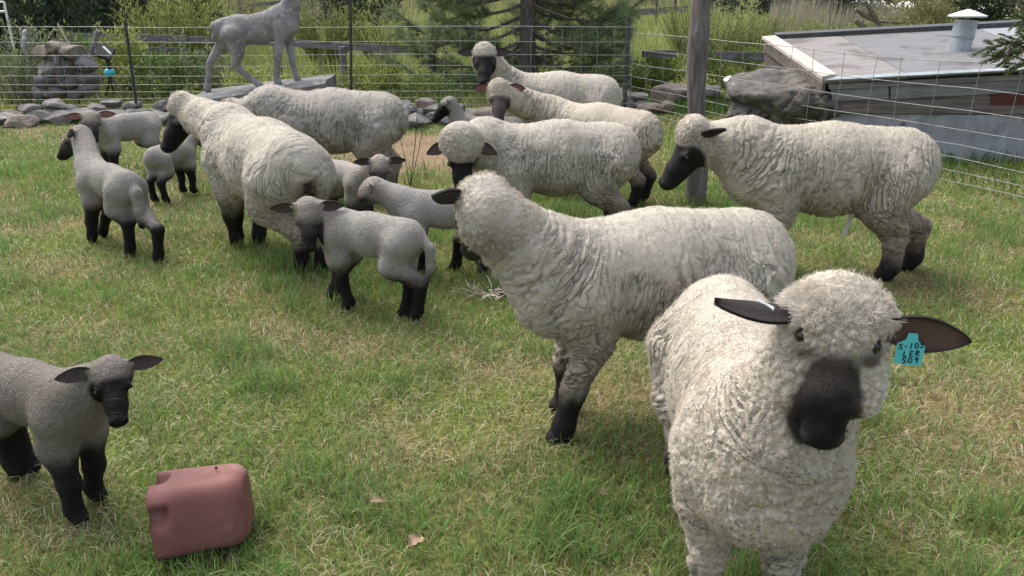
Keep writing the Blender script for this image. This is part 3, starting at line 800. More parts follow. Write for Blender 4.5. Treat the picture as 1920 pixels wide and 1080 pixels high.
    ear_objs = []; EB = .074 if face != 'front' else .086; EA = -.005 if face != 'front' else .0
    for sg in (1, -1):
        da, db, dc, tw = ed.get(sg, (.06, .95, .0, 40) if not lamb else (.05, .95, .02, 40))
        d = hd * da + hl * db * sg + hu * dc; d /= np.linalg.norm(d)
        nrm = hu * math.cos(math.radians(tw)) + hd * math.sin(math.radians(tw)); nrm = nrm - d * (nrm @ d); nrm /= np.linalg.norm(nrm)
        wd = np.cross(nrm, d)
        me = ear_mesh(EL, EW, .22, .08, (.022, .018, .017) if not lamb else (.035, .028, .026), inner, M_ear)
        e = link('ear', me, root)
        bp_ = HP(EA, EB * sg, .03)
        e.matrix_basis = Matrix([[d[0], wd[0], nrm[0], bp_[0]], [d[1], wd[1], nrm[1], bp_[1]], [d[2], wd[2], nrm[2], bp_[2]], [0, 0, 0, 1]])
        ear_objs.append((e, d, wd, nrm, HP(EA, EB * sg, .03)))
    er = (.0125 if face != 'front' else .0165) * g
    for sg in (1, -1):
        u_, v_ = np.meshgrid(np.linspace(0, np.pi, 8), np.linspace(0, 2 * np.pi, 12, endpoint=False), indexing='ij')
        sp = np.stack([np.sin(u_) * np.cos(v_), np.sin(u_) * np.sin(v_), np.cos(u_)], -1).reshape(-1, 3) * er
        q = [[i * 12 + j, i * 12 + (j + 1) % 12, (i + 1) * 12 + (j + 1) % 12, (i + 1) * 12 + j] for i in range(7) for j in range(12)]
        link('eye', np_mesh('eye', sp + HP(.105 - EO, (.068 if EO == 0 else .064) * sg if not lamb else .066 * sg, .012 if EO == 0 else .036), np.array(q)[:, ::-1], M_eye), root)
    wv = np.stack([x + ct * v[:, 0] - st * v[:, 1], y + st * v[:, 0] + ct * v[:, 1], v[:, 2]], 1)
    pp = prj(wv); hm = headw > .5
    tips = [prj(np.array([x + ct * q[0] - st * q[1], y + st * q[0] + ct * q[1], q[2]])).round().astype(int).tolist() for q in (ear_objs[0][4] + ear_objs[0][1] * EL, ear_objs[1][4] + ear_objs[1][1] * EL, HP(.28, 0, -.03))]
    REPORT.append((label[:34], 'bbox', pp.min(0).round().astype(int).tolist(), pp.max(0).round().astype(int).tolist(), 'head', pp[hm].min(0).round().astype(int).tolist(), pp[hm].max(0).round().astype(int).tolist(), 'earL,earR,nose', tips, len(f)))
    return dict(root=root, HP=HP, hd=hd, hl=hl, hu=hu, ears=ear_objs, EL=EL, g=g)

def ear_tag(A, which, t, mat, length, width, back=False, hang=None):
    """a plate tag clipped through the ear"""
    e, d, wd, nrm, base = A['ears'][which]
    p0 = base + d * A['EL'] * t + nrm * (.008 if not back else -.008)
    dn = np.array(hang if hang is not None else (0, 0, -1.0)); dn = dn / np.linalg.norm(dn)
    nr = nrm if not back else -nrm
    ax = np.cross(dn, nr); ax /= np.linalg.norm(ax); nr = np.cross(ax, dn)
    prof = [(-.16, -.0), (.16, -.0), (.22, .22), (.5, .36), (.5, .96), (.44, 1.0), (-.44, 1.0), (-.5, .96), (-.5, .36), (-.22, .22)]
    m = MB(); n = len(prof)
    vs = [p0 + ax * a * width + dn * b * length + nr * z for z in (-.001, .001) for a, b in prof]
    m.add(vs, [[i, (i + 1) % n, n + (i + 1) % n, n + i] for i in range(n)])
    c = [p0 + dn * length * .6 + nr * z for z in (-.001, .001)]
    m.add([vs[i] for i in range(n)] + [c[0]], t=[[n, (i + 1) % n, i] for i in range(n)])
    m.add([vs[n + i] for i in range(n)] + [c[1]], t=[[n, i, (i + 1) % n] for i in range(n)])
    o = m.obj('ear_tag', mat, A['root'])
    return o, p0, ax, dn, nr
# ================================================================== stones
_phi = (1 + 5 ** .5) / 2
_iv = np.array([[-1, _phi, 0], [1, _phi, 0], [-1, -_phi, 0], [1, -_phi, 0], [0, -1, _phi], [0, 1, _phi], [0, -1, -_phi], [0, 1, -_phi], [_phi, 0, -1], [_phi, 0, 1], [-_phi, 0, -1], [-_phi, 0, 1]], float)
_if = np.array([[0, 11, 5], [0, 5, 1], [0, 1, 7], [0, 7, 10], [0, 10, 11], [1, 5, 9], [5, 11, 4], [11, 10, 2], [10, 7, 6], [7, 1, 8], [3, 9, 4], [3, 4, 2], [3, 2, 6], [3, 6, 8], [3, 8, 9], [4, 9, 5], [2, 4, 11], [6, 2, 10], [8, 6, 7], [9, 8, 1]])
def ico(sub):
    v, f = _iv / np.linalg.norm(_iv[0]), _if
    for _ in range(sub):
        e = np.sort(np.concatenate([f[:, [0, 1]], f[:, [1, 2]], f[:, [2, 0]]]), 1); u, inv = np.unique(e, axis=0, return_inverse=True); inv = inv.ravel()
        m = v[u].mean(1); m /= np.linalg.norm(m, axis=1)[:, None]; k = len(f); a, b, c = inv[:k] + len(v), inv[k:2 * k] + len(v), inv[2 * k:] + len(v)
        f = np.concatenate([np.stack([f[:, 0], a, c], 1), np.stack([f[:, 1], b, a], 1), np.stack([f[:, 2], c, b], 1), np.stack([a, b, c], 1)]); v = np.concatenate([v, m])
    return v, f
ICO = {k: ico(k) for k in (1, 2, 3, 4)}
def rock_geo(size, seed, sub=2, cuts=7, rough=.12):
    r = np.random.default_rng(seed); v, f = ICO[sub]; v = v.copy()
    for _ in range(cuts):
        nrm = r.normal(size=3); nrm /= np.linalg.norm(nrm); d = r.uniform(.55, .86); k = v @ nrm; v -= np.maximum(0, k - d)[:, None] * nrm
    v *= (1 + rough * fbm(v * 1.7 + seed * 3.1, 3, seed))[:, None]
    return v * np.asarray(size) / 2 * 1.12, f
def rock(name, loc, size, seed, mat, parent=None, sub=2, rz=None, cuts=7, rough=.12, **k):
    v, f = rock_geo(size, seed, sub, cuts, rough)
    o = link(name, np_mesh(name, v, f, mat, smooth=sub > 2), parent, **k)
    o.location = loc; o.rotation_euler = (0, 0, rz if rz is not None else (seed * 1.7) % 6.28)
    return o
SM = [M_stone, M_stone_b, M_stone_d, M_stone]
edging = empty('stone_edging', (0, 9.2, 0), label='low line of loose grey fieldstones along the foot of the back fence', cat='stone edging')
rr = random.Random(5)
def edge_row(u0, u1, yv, top, n):
    for i in range(n):
        u = u0 + (u1 - u0) * (i + .5 + rr.uniform(-.3, .3)) / n
        y = yv + rr.uniform(-.16, .16); p = aty(u, 200, y); wd = rr.uniform(.24, .46); ht = rr.uniform(.13, .2)
        rock('stone', (p[0], y - 9.2, ht * .36), (wd, wd * rr.uniform(.6, .9), ht), rr.randrange(9999), rr.choice(SM), edging, rz=rr.uniform(-.4, .4), cuts=9)
        if rr.random() < top:
            w2 = wd * rr.uniform(.6, .95)
            rock('stone', (p[0] + rr.uniform(-.08, .08), y - 9.2 + rr.uniform(.02, .12), ht * .75 + .05), (w2, w2 * .75, ht * .75), rr.randrange(9999), rr.choice(SM), edging, rz=rr.uniform(-.4, .4), cuts=9)
edge_row(-60, 385, 9.2, .75, 15); edge_row(-40, 360, 9.0, .0, 9); edge_row(640, 860, 9.1, .8, 8); edge_row(660, 840, 8.92, 0, 4); edge_row(860, 1150, 9.3, .3, 7)
edge_row(1165, 1262, 9.9, .5, 4); edge_row(400, 640, 9.25, .3, 7)
_s = rock('stone', aty(1265, 176, 10.2) - np.array([0, 9.2, 0]), (.62, .4, .26), 77, M_stone_b, edging, rz=.1, cuts=6)
_s = rock('stone', aty(1337, 172, 10.0) - np.array([0, 9.2, 0]), (.26, .24, .16), 78, M_stone_d, edging, rz=.1)
_s = rock('stone', aty(1370, 150, 10.3) - np.array([0, 9.2, 0]), (.16, .14, .1), 79, M_tagw, edging, rz=.1)

cairn = empty('stone_pile', (aty(120, 175, 10.2)[0], 10.2, 0), label='rough pile of stacked brown stones behind the wire on the left', cat='stone pile')
for i, (u, v_, w_, h_, mt) in enumerate([(106, 89, 30, 20, 1), (84, 98, 30, 20, 1), (106, 106, 38, 18, 1), (137, 98, 38, 22, 1), (94, 129, 44, 27, 0), (135, 126, 38, 28, 1), (161, 118, 34, 27, 2), (163, 145, 42, 26, 2), (122, 153, 42, 28, 1), (86, 152, 34, 24, 2), (103, 148, 26, 18, 2), (143, 170, 42, 24, 0), (170, 165, 30, 24, 2), (108, 172, 44, 24, 0), (80, 175, 36, 24, 2), (122, 128, 20, 50, 2), (140, 150, 26, 30, 2)]):
    p = aty(u, v_, 10.2 + .04 * (i % 3)); k = 10.9 / FPX
    rock('stone', (p[0] - cairn.location.x, p[1] - 10.2, p[2]), (w_ * k * 1.06, .32, h_ * k * 1.08), 300 + i, SM[mt], cairn, rz=rr.uniform(-.15, .15), cuts=8)

# ================================================================== leaning slab and the deer statue
YS = 9.05
slab = empty('stone_slab', aty(495, 178, YS), label='long tilted grey stone slab under the deer statue', cat='stone slab')
S0 = np.array(slab.location)
tl, tr = aty(372, 178, YS), aty(619, 147, YS)
m_ = MB(); nx = 10; ny = 5
top = []; bot = []
for i in range(nx + 1):
    for j in range(ny + 1):
        a = i / nx; bq = j / ny - .5
        p = tl * (1 - a) + tr * a + np.array([0, bq * .62, -.03 * (bq < -.3)])
        nn_ = vnoise(np.array([[a * 6, bq * 4, 3.3]]), 8)[0]
        p[1] += .03 * nn_ * (abs(bq) > .4); p[2] += .008 * nn_ + .02 * (bq + .5)
        th = .11 + .03 * vnoise(np.array([[a * 4, bq * 3, 7.7]]), 8)[0]
        top.append(p - S0); bot.append(p - S0 - np.array([0, 0, th]))
N_ = (nx + 1) * (ny + 1); q = []
for i in range(nx):
    for j in range(ny):
        a = i * (ny + 1) + j; q += [[a, a + ny + 1, a + ny + 2, a + 1], [N_ + a, N_ + a + 1, N_ + a + ny + 2, N_ + a + ny + 1]]
for i in range(nx):
    a = i * (ny + 1); q.append([a, N_ + a, N_ + a + ny + 1, a + ny + 1]); a += ny; q.append([a, a + ny + 1, N_ + a + ny + 1, N_ + a])
for j in range(ny):
    q.append([j, j + 1, N_ + j + 1, N_ + j]); a = nx * (ny + 1) + j; q.append([a, N_ + a, N_ + a + 1, a + 1])
m_.add(top + bot, q); m_.obj('slab', mat_noise('slab_stone', (.10, .10, .105), (.21, .205, .2), 6, .9, .6, c3=(.3, .28, .25), sp_scale=10), slab)
for i, (u, hgt) in enumerate([(600, .26), (545, .18), (470, .12), (400, .08)]):
    p = aty(u, 190, YS); rock('stone', (p[0] - S0[0], 0, hgt * .4 - S0[2]), (.34, .5, hgt * 1.15), 500 + i, M_stone_d, slab, rz=.2)

deer = empty('deer_statue', aty(480, 160, YS), label='weathered grey concrete statue of a walking deer on the tilted slab', cat='statue')
D0 = np.array(deer.location)
def dp(u, v_, lat=0.0): return aty(u, v_, YS + lat) - D0
kd = 9.45 / FPX
Fd = Field(dp(370, 185) - np.array([.1, .3, .1]), np.array(dp(620, -110)) + np.array([.1, .3, .1]), .013)
for a, b, r1, r2 in [((424, 56), (450, 56), 21, 24), ((450, 56), (490, 54), 24, 24), ((490, 54), (530, 38), 24, 26), ((530, 38), (548, 5), 23, 13), ((548, 5), (556, -40), 15, 11), ((541, 48), (545, 36), 16, 16)]:
    Fd.cone(dp(*a), dp(*b), r1 * kd, r2 * kd, .05, .72)
Fd.cone(dp(552, -50), dp(592, -36), 13 * kd, 6.5 * kd, .02, .8); Fd.ell(dp(556, -48), np.array([15, 13, 14]) * kd, .02)
for pts, lat in [([(430, 62, 20), (410, 92, 9), (393, 118, 6.2), (390, 150, 5), (389, 166, 6.5)], .10), ([(440, 68, 22), (446, 98, 11), (441, 123, 7), (470, 148, 5.2), (488, 161, 6.5)], -.10),
                 ([(530, 52, 17), (523, 84, 8), (521, 108, 6.6), (518, 140, 5), (521, 155, 7)], -.09), ([(536, 52, 15), (543, 84, 8), (547, 112, 6.2), (553, 138, 5), (558, 150, 6.5)], .09)]:
    P_ = [dp(u, v_, lat * (.6 if i == 0 else 1)) for i, (u, v_, _) in enumerate(pts)]
    for i in range(4): Fd.cone(P_[i], P_[i + 1], pts[i][2] * kd, pts[i + 1][2] * kd, .035 if i == 0 else .015)
Fd.cone(dp(403, 48), dp(402, 72), 7 * kd, 5 * kd, .012); Fd.cone(dp(408, 44), dp(403, 50), 6 * kd, 7 * kd, .02)
v, f = Fd.mesh(); v = relax(v, f, 2); vn = vnormals(v, f)
v = v + vn * (.006 * fbm(v * 14, 3, 4) + .012 * np.minimum(0, fbm(v * 7, 2, 9) + .15))[:, None]
M_deer = mat_noise('statue_concrete', (.155, .15, .15), (.30, .295, .295), 9, .9, .8, c3=(.42, .42, .40), sp_scale=22, sp_amt=.66, bdist=.02)
link('body', np_mesh('body', v, f, M_deer), deer)
for lt in (-.055, .055):
    e = link('ear', ear_mesh(.13, .06, .2, 0, (.2, .2, .2), (.14, .14, .14), M_deer), deer)
    p = dp(548, -58, lt); e.matrix_basis = Matrix([[-.5, .3, .5, p[0]], [1.0 if lt > 0 else -1.0, 0, .1, p[1]], [.5, .9, .2, p[2]], [0, 0, 0, 1]])
    e.rotation_euler = (0, -.9, 1.9 if lt > 0 else -1.9); e.location = p

# ================================================================== wire fences
def wire_run(root, A, B, zs, step, rad, sag, seed, zt):
    r = np.random.default_rng(seed); A = np.array(A, float); B = np.array(B, float); L = np.linalg.norm(B - A); O = np.array(root.location)[:2]
    n = int(L / step); off = np.cumsum(r.normal(0, .004, n + 1))
    me = None
    for k, z in enumerate(zs):
        m = MB(); t = np.linspace(0, 1, 15)
        zz = z + sag * np.sin(t * np.pi * 3 + k * .3) + r.normal(0, .004, 15)
        px_ = np.stack([A[0] + (B[0] - A[0]) * t - O[0], A[1] + (B[1] - A[1]) * t - O[1] + .012 * np.sin(t * 17 + 2), zz], 1)
        m.tube(px_, rad * (1.25 if k == 0 else 1), 4, False); m.obj('wire', M_wire, root, smooth=True)
    d = (B - A) / L
    for i in range(n + 1):
        p = A + d * (i * step) - O
        if me is None:
            m = MB(); t = np.linspace(0, 1, 6); m.tube(np.stack([.006 * np.sin(t * 6), 0 * t, zs[-1] + (zt - zs[-1]) * t], 1), rad * .9, 4, False); me = m.mesh('stay_wire', M_wire, True)
        o = link('wire', me, root); o.location = (p[0], p[1] + .004, 0); o.rotation_euler = (r.normal(0, .02), r.normal(0, .025), r.uniform(0, 6))
fl_ = empty('wire_fence', (-3, 9.45, 0), label='long wire mesh fence across the back behind the stones and the deer', cat='fence')
wire_run(fl_, (-8.2, 9.42), (1.40, 9.52), [1.02, .855, .71, .585, .48, .385, .30, .22, .15], .20, .0030, .006, 1, 1.02)
fr_ = empty('wire_fence', (2.6, 7.3, 0), label='wire mesh fence running forward past the low shed on the right', cat='fence')
wire_run(fr_, (1.40, 9.52), (4.15, 4.45), [.95, .765, .605, .465, .345, .245, .155, .075], .295, .0028, .008, 2, .95)
def steel_post(root, base, top, r_):
    m = MB(); b_ = np.array(base) - np.array(root.location); t_ = np.array(top) - np.array(root.location)
    m.beam(b_, t_, r_ * 2.2, r_ * .5, (1, .2, 0)); m.beam(b_ + np.array([0, r_ * .8, 0]), t_ + np.array([0, r_ * .8, 0]), r_ * .45, r_ * 1.3, (1, .2, 0))
    for k in range(12):
        c = b_ + (t_ - b_) * (k + 1) / 13 + np.array([0, -r_ * .45, 0]); m.box(c, (r_ * .8, r_ * .5, .014))
    m.obj('post', M_steel, root)
steel_post(fl_, aty(256, 207, 9.36), aty(233, 38, 9.40), .022)
steel_post(fl_, aty(658, 178, 9.40), aty(656, -40, 9.42), .024)
m = MB(); b_ = aty(1170, 205, 9.6); m.tube([b_ - np.array(fr_.location), b_ + np.array([0, 0, 1.05]) - np.array(fr_.location)], .03, 6); m.obj('post', M_steel, fr_)
p_ = aty(1940, 370, 5.0); steel_post(fr_, (4.0, 4.72, 0), (4.02, 4.72, 1.15), .022)

# free-standing wooden post in the paddock
wp = empty('wooden_post', gnd(1303, 379), label='tall weathered wooden post standing behind the black-faced sheep', cat='post')
t = np.linspace(0, 1, 40); O = np.array(wp.location); tp = aty(1316, -120, 5.6)
ctr = (np.array([0, 0, -.03]) * (1 - t[:, None]) + (tp - O) * t[:, None]); ctr[:, 0] += .012 * np.sin(t * 9); th = np.linspace(0, 2 * np.pi, 28, endpoint=False)
pts = []
for i in range(40):
    rad = .071 - .008 * t[i] + .006 * np.sin(t[i] * 13)
    q3 = np.stack([np.cos(th) * 2.2, np.sin(th) * 2.2, 0 * th + t[i] * 3], 1); gr = vnoise(np.stack([np.cos(th) * 5, np.sin(th) * 5, 0 * th + t[i] * 4], 1), 3)
    knot = .020 * np.exp(-((t[i] - .66) / .025) ** 2 - ((th - 4.4) / .5) ** 2) + .014 * np.exp(-((t[i] - .60) / .02) ** 2 - ((th - 5.0) / .4) ** 2)
    rr_ = rad * (1 + .10 * fbm(q3, 2, 12)) + .006 * gr - .01 * np.maximum(0, gr - .35) + knot
    pts.append(np.stack([ctr[i, 0] + rr_ * np.cos(th), ctr[i, 1] + rr_ * np.sin(th), 0 * th + ctr[i, 2]], 1))
pts = np.concatenate(pts); q = [[i * 28 + j, i * 28 + (j + 1) % 28, (i + 1) * 28 + (j + 1) % 28, (i + 1) * 28 + j] for i in range(39) for j in range(28)]
pts = np.vstack([pts, ctr[-1:]]); tcap = np.array([[39 * 28 + j, 39 * 28 + (j + 1) % 28, len(pts) - 1] for j in range(28)])
link('trunk', np_mesh('trunk', pts, [np.array(q), tcap], M_post), wp)
for zz, an in ((1.02, 4.5), (.62, 5.3)):
    m = MB(); m.tube([(np.cos(an) * .06, np.sin(an) * .06, zz), (np.cos(an) * .095, np.sin(an) * .095, zz + .004)], [.004, .005], 5); m.obj('nail', M_steel, wp)

# ================================================================== rail fences farther off
def rail_fence(label, posts, rails, pr=.055):
    root = empty('rail_fence', (posts[0][0][0], posts[0][0][1], 0), label=label, cat='fence'); O = np.array(root.location)
    for (b_, h_, dark) in posts:
        m = MB(); m.tube([np.array([b_[0], b_[1], -.05]) - O, np.array([b_[0] + .01, b_[1], h_ * .5]) - O, np.array([b_[0], b_[1], h_]) - O], [pr, pr * .95, pr * .9], 8); m.obj('post', M_bark if dark else M_wood_grey, root)
    for a, b_, w_ in rails:
        m = MB(); m.beam(np.array(a) - O, np.array(b_) - O, .035, w_); m.obj('rail', M_wood_grey, root)
P12 = lambda u, y: np.array([(u - 960) * (y * 1.035) / FPX, y, 0])
rail_fence('low grey rail fence among the bushes behind the deer statue', [(P12(170, 12.2), .72, 1), (P12(352, 12.2), .62, 0), (P12(550, 12.2), .62, 1), (P12(664, 12.0), .62, 0), (P12(820, 12.0), .6, 0)],
           [(aty(120, 68, 12.25), aty(352, 72, 12.25), .09), (aty(354, 74, 12.25), aty(549, 81, 12.25), .09), (aty(552, 81, 12.25), aty(663, 88, 12.05), .10), (aty(666, 88, 12.05), aty(820, 95, 12.05), .10), (aty(130, 92, 12.3), aty(352, 94, 12.3), .07)])
rail_fence('short rail fence with a blackened post left of the shed', [(P12(1280, 10.9), .60, 1), (P12(1212, 11.6), .56, 0), (P12(1470, 11.3), .6, 0)],
           [(aty(1205, 101, 11.5), aty(1266, 101, 11.0), .09), (aty(1292, 103, 11.0), aty(1480, 108, 11.3), .12)], .06)
rail_fence('far grey plank rail beyond the meadow, right of the pine', [(P12(1206, 30), .95, 1), (P12(1238, 30), .95, 1), (P12(1300, 30), .95, 1)], [(aty(1180, 24, 30), aty(1290, 17, 30), .22)], .06)
rail_fence('far pale rails at the top edge behind the deer statue', [(P12(495, 27), 1.0, 0), (P12(640, 27), .9, 0), (P12(700, 27), .9, 0)], [(aty(455, 12, 27), aty(570, 0, 27), .12), (aty(630, 40, 26), aty(712, 36, 26), .12), (aty(630, 46, 26), aty(712, 43, 26), .06)], .06)

# ================================================================== low shed with a sheet roof
RA, RB, RC_ = aty(1543, 151, 7.2), aty(1920, 129, 7.05), aty(1432, 74, 9.5)
rn = np.cross(RB - RA, RC_ - RA); rn /= np.linalg.norm(rn)
def onroof(u, v_): r = ray(u, v_); return _C + r * ((rn @ (RA - _C)) / (rn @ r))
fx = RB - RA; fx[2] = 0; fx /= np.linalg.norm(fx); fnr = np.array([fx[1], -fx[0], 0]); fo = RA - fnr * .07
def onfront(u, v_): r = ray(u, v_); return _C + r * ((fnr @ (fo - _C)) / (fnr @ r))
shed = empty('shed', (RA[0] + 1, RA[1] + 1.2, 0), label='low sunken shed with flat sheet roof and weathered plank front', cat='shed'); SO = np.array(shed.location)
def slabq(name, P4, nrm, th, mat, parent=shed, **k):     # four corner points of the outer face, given a thickness inward
    P4 = [np.array(p) - SO for p in P4]; m = MB(); m.hexa([p - nrm * th for p in P4] + P4); return m.obj(name, mat, parent, **k)
R1t, R1b, R2t, R2b, R3t, R3b = onroof(1578, 68), onroof(1704, 141), onroof(1835, 53), onroof(2010, 124), onroof(2150, 36), onroof(2330, 108)
gap = fx * .004
roof = slabq('roof_panel', [RA, R1b - gap, R1t - gap, RC_], rn, .03, M_roof)
slabq('roof_panel', [R1b + gap, R2b - gap, R2t - gap, R1t + gap], rn, .028, M_roof_d)
slabq('roof_panel', [R2b + gap, R3b, R3t, R2t + gap], rn, .03, M_roof_l)
# edge trim
slabq('edge_board', [onroof(1541, 150.5) + rn * .034, onroof(1567, 145) + rn * .034, onroof(1453, 71.5) + rn * .034, onroof(1428, 74) + rn * .034], rn, .03, M_pale)
slabq('roof_batten', [onroof(1455, 73.5) + rn * .05, onroof(2150, 37.5) + rn * .05, onroof(2150, 33) + rn * .05, onroof(1450, 69) + rn * .05], rn, .048, M_steel)
slabq('drip_edge', [onroof(1546, 152.5) + rn * .012, onroof(2330, 110.5) + rn * .012, onroof(2330, 106.5) + rn * .012, onroof(1568, 145.6) + rn * .012], rn, .010, M_galv)
pf = lambda u, v_, d: onfront(u, v_) + fnr * d
slabq('fascia_board', [pf(1552, 166, .05), pf(2300, 128, .05), pf(2300, 118, .05), pf(1550, 157, .05)], fnr, .05, M_board)
slabq('plank', [pf(1559, 189, .03), pf(1664, 184.5, .03), pf(1664, 161, .03), pf(1557, 166, .03)], fnr, .04, M_board)
slabq('plank', [pf(1668, 185, .025), pf(2300, 152, .025), pf(2300, 124, .025), pf(1668, 161, .025)], fnr, .04, M_board)
slabq('plank', [pf(1562, 212, .0), pf(2300, 216, .0), pf(2300, 150, .0), pf(1562, 188, .0)], fnr, .04, M_board_b)
slabq('plank', [pf(1858, 197, .012), pf(2300, 190, .012), pf(2300, 152, .012), pf(1858, 176, .012)], fnr, .02, M_red, label='plank with faded red paint')
# side under the roof: dark boards
sn = np.cross(np.array([0, 0, 1.0]), RC_ - RA); sn /= np.linalg.norm(sn)
for k_, (z0, z1, dd) in enumerate([(-.03, -.12, .0), (-.125, -.25, -.03), (-.255, -.40, -.05)]):
    slabq('side_board', [RA + np.array([0, 0, z1]) + sn * dd, RA + np.array([0, 0, z0]) + sn * dd, RC_ + np.array([0, 0, z0]) + sn * dd, RC_ + np.array([0, 0, z1]) + sn * dd], sn, .03, M_bark)
# rough base wall
m = MB(); nu, nv = 60, 12; vs = []
bl, br_ = pf(1560, 214, -.02), pf(2300, 218, -.02)
for i in range(nu + 1):
    for j in range(nv + 1):
        a = bl + (br_ - bl) * i / nu; z = a[2] * j / nv - .03 * (j == 0); p = np.array([a[0], a[1], z])
        k_ = fbm(np.array([[p[0] * 2.2, p[1] * 2, z * 3]]), 3, 61)[0]; vs.append(p + fnr * (.05 * k_ + .06 * (1 - j / nv)) - SO)
q = [[i * (nv + 1) + j, (i + 1) * (nv + 1) + j, (i + 1) * (nv + 1) + j + 1, i * (nv + 1) + j + 1] for i in range(nu) for j in range(nv)]
m.add(vs, q); m.obj('base_wall', mat_noise('pale_plaster', (.22, .23, .25), (.40, .41, .43), 3.5, .9, .8, c3=(.10, .11, .12), sp_scale=3.5, sp_amt=.56, bdist=.02), shed)
m = MB(); m.hexa([np.array(p) - SO for p in [RA * [1, 1, 0] + fnr * -.2 + fx * .1, R3b * [1, 1, 0] - fnr * .2, R3t * [1, 1, 0], RC_ * [1, 1, 0] + fx * .1, RA - rn * .05 - fnr * .15 + fx * .1, R3b - rn * .05 - fnr * .15, R3t - rn * .05, RC_ - rn * .05 + fx * .1]])
m.obj('wall', M_board_b, shed)
# vent pipe
vb = onroof(1797, 93); kz = 9.3 / FPX
vent = empty('vent_pipe', vb, label='galvanised vent pipe with conical cap on the shed roof', cat='vent')
m = MB(); m.tube([(0, 0, -.02), (.012, 0, .10), (.016, 0, .115), (.022, 0, .27)], [.108, .102, .106, .102], 20); m.obj('pipe', M_galv, vent, smooth=False)
m = MB(); m.tube([(.014, 0, .12), (.0145, 0, .128)], .111, 20); m.tube([(.021, 0, .255), (.022, 0, .275)], .109, 20); m.obj('seam_band', M_galv, vent)
m = MB(); m.tube([(.022, 0, .25), (.024, 0, .335)], .022, 8); m.obj('stem', M_galv, vent)
m = MB(); m.tube([(.024, 0, .305), (.024, 0, .318), (.024, 0, .350), (.024, 0, .375)], [.17, .172, .085, .012], 24); m.obj('cap', M_cap, vent)

# boulders banked against the shed
def boulder(u, v_, y, size, seed, label, mat=M_boulder, cuts=14):
    p = aty(u, v_, y); vv, ff = rock_geo(size, seed, 4, cuts, .16)
    d = vv / np.linalg.norm(vv, axis=1)[:, None]; F1_, F2_ = worley(vv * np.array([3.5, 3.5, 6]) + .5 * np.stack([vnoise(vv * 9, i) for i in (1, 2, 3)], 1), seed); vv = vv + d * (.045 * fbm(vv * 5, 6, seed) + .03 * np.minimum(0, fbm(vv * 16, 4, seed + 1)) - .035 * (1 - sstep(0, .12, F2_ - F1_)))[:, None] * min(size) * 1.6
    o = link('boulder', np_mesh('boulder', vv, ff, mat), None, label=label, cat='boulder'); o.location = (p[0], p[1], max(size[2] * .32, p[2])); return o
boulder(1460, 184, 8.0, (1.2, 1.2, .56), 41, 'largest rough grey boulder banked under the roof edge of the shed', cuts=16)
boulder(1405, 212, 7.75, (.55, .5, .40), 43, 'rounded dark boulder at the left foot of the big one')
boulder(1512, 205, 7.45, (.62, .5, .42), 45, 'rough boulder lying just under the front corner of the shed')

# ================================================================== garden things behind the left fence
lamp = empty('solar_light', aty(210, 178, 9.95), label='black solar spotlight on thin legs beside the stone pile', cat='garden light'); LO = np.array(lamp.location)
k9 = lambda u, v_, d=0: aty(u, v_, 9.95 + d) - LO
m = MB(); m.box(k9(195, 98), (.20, .17, .055), (.75, .35, .1)); m.obj('panel', M_black, lamp)
m = MB(); m.beam(k9(193, 87, -.06), k9(208, 101, -.08), .03, .012); m.obj('rim', M_tagw, lamp)
m = MB(); m.tube([k9(200, 106), k9(206, 130), k9(206, 150)], [.03, .024, .034], 8); m.obj('stem', M_black, lamp)
m = MB(); m.tube([k9(198, 138), k9(201, 136), k9(210, 136), k9(213, 138)], [.032, .045, .045, .032], 10); m.obj('band', M_cyan, lamp, smooth=True)
for e_ in ((214, 176), (233, 181), (199, 179)):
    m = MB(); m.tube([k9(206, 145), k9(*e_, -.12 if e_[0] > 220 else .1)], .011, 6); m.obj('leg', M_black, lamp)
orn = empty('garden_ornament', aty(56, 100, 10.6), label='small grey and white bird ornament perched left of the stone pile', cat='ornament'); OO = np.array(orn.location)
Fo = Field((-.2, -.2, -.1), (.25, .2, .4), .012); Fo.cone((-.02, 0, .05), (0, 0, .16), .07, .06, .03); Fo.ell((.005, 0, .25), (.045, .04, .045), .03); Fo.cone((.03, 0, .25), (.075, 0, .24), .018, .006, .01); Fo.cone((-.04, 0, .06), (-.12, 0, -.04), .04, .015, .03)
v, f = Fo.mesh(); link('body', np_mesh('body', v, f, M_tagw if False else mat_noise('ornament_paint', (.16, .18, .21), (.5, .52, .55), 9, .6, .2)), orn)
m = MB(); m.tube([(0, 0, .02), (0, 0, -OO[2] - .02)], [.07, .09], 8); m.obj('pedestal', M_wood_grey, orn)
for lab, a, b_, r_, mt in [('thin pale cane leaning out of the stone pile', (108, 44), (134, 92), .010, M_pale), ('forked grey stake leaning behind the stone pile', (184, 57), (166, 118), .03, M_wood_grey)]:
    A_, B_ = aty(*a, 10.5), aty(*b_, 10.5); m = MB(); B2 = B_ + (B_ - A_) * (B_[2] / (A_[2] - B_[2])); m.tube([B2, B_, A_], [r_ * 1.2, r_ * 1.1, r_], 6); m.obj('stake', mt, None, label=lab, cat='stake')
frm = MB(); 
for a, b_ in (((0, 3), (8, 4)), ((8, 4), (11, 21)), ((11, 21), (-2, 22))): frm.tube([aty(*a, 13), aty(*b_, 13)], .018, 5)
frm.tube([aty(9, 12, 13), np.array([aty(9, 12, 13)[0], 13, 0])], .018, 5)
frm.obj('metal_frame', M_tagw, None, label='pale metal frame standing at the upper left corner', cat='frame')

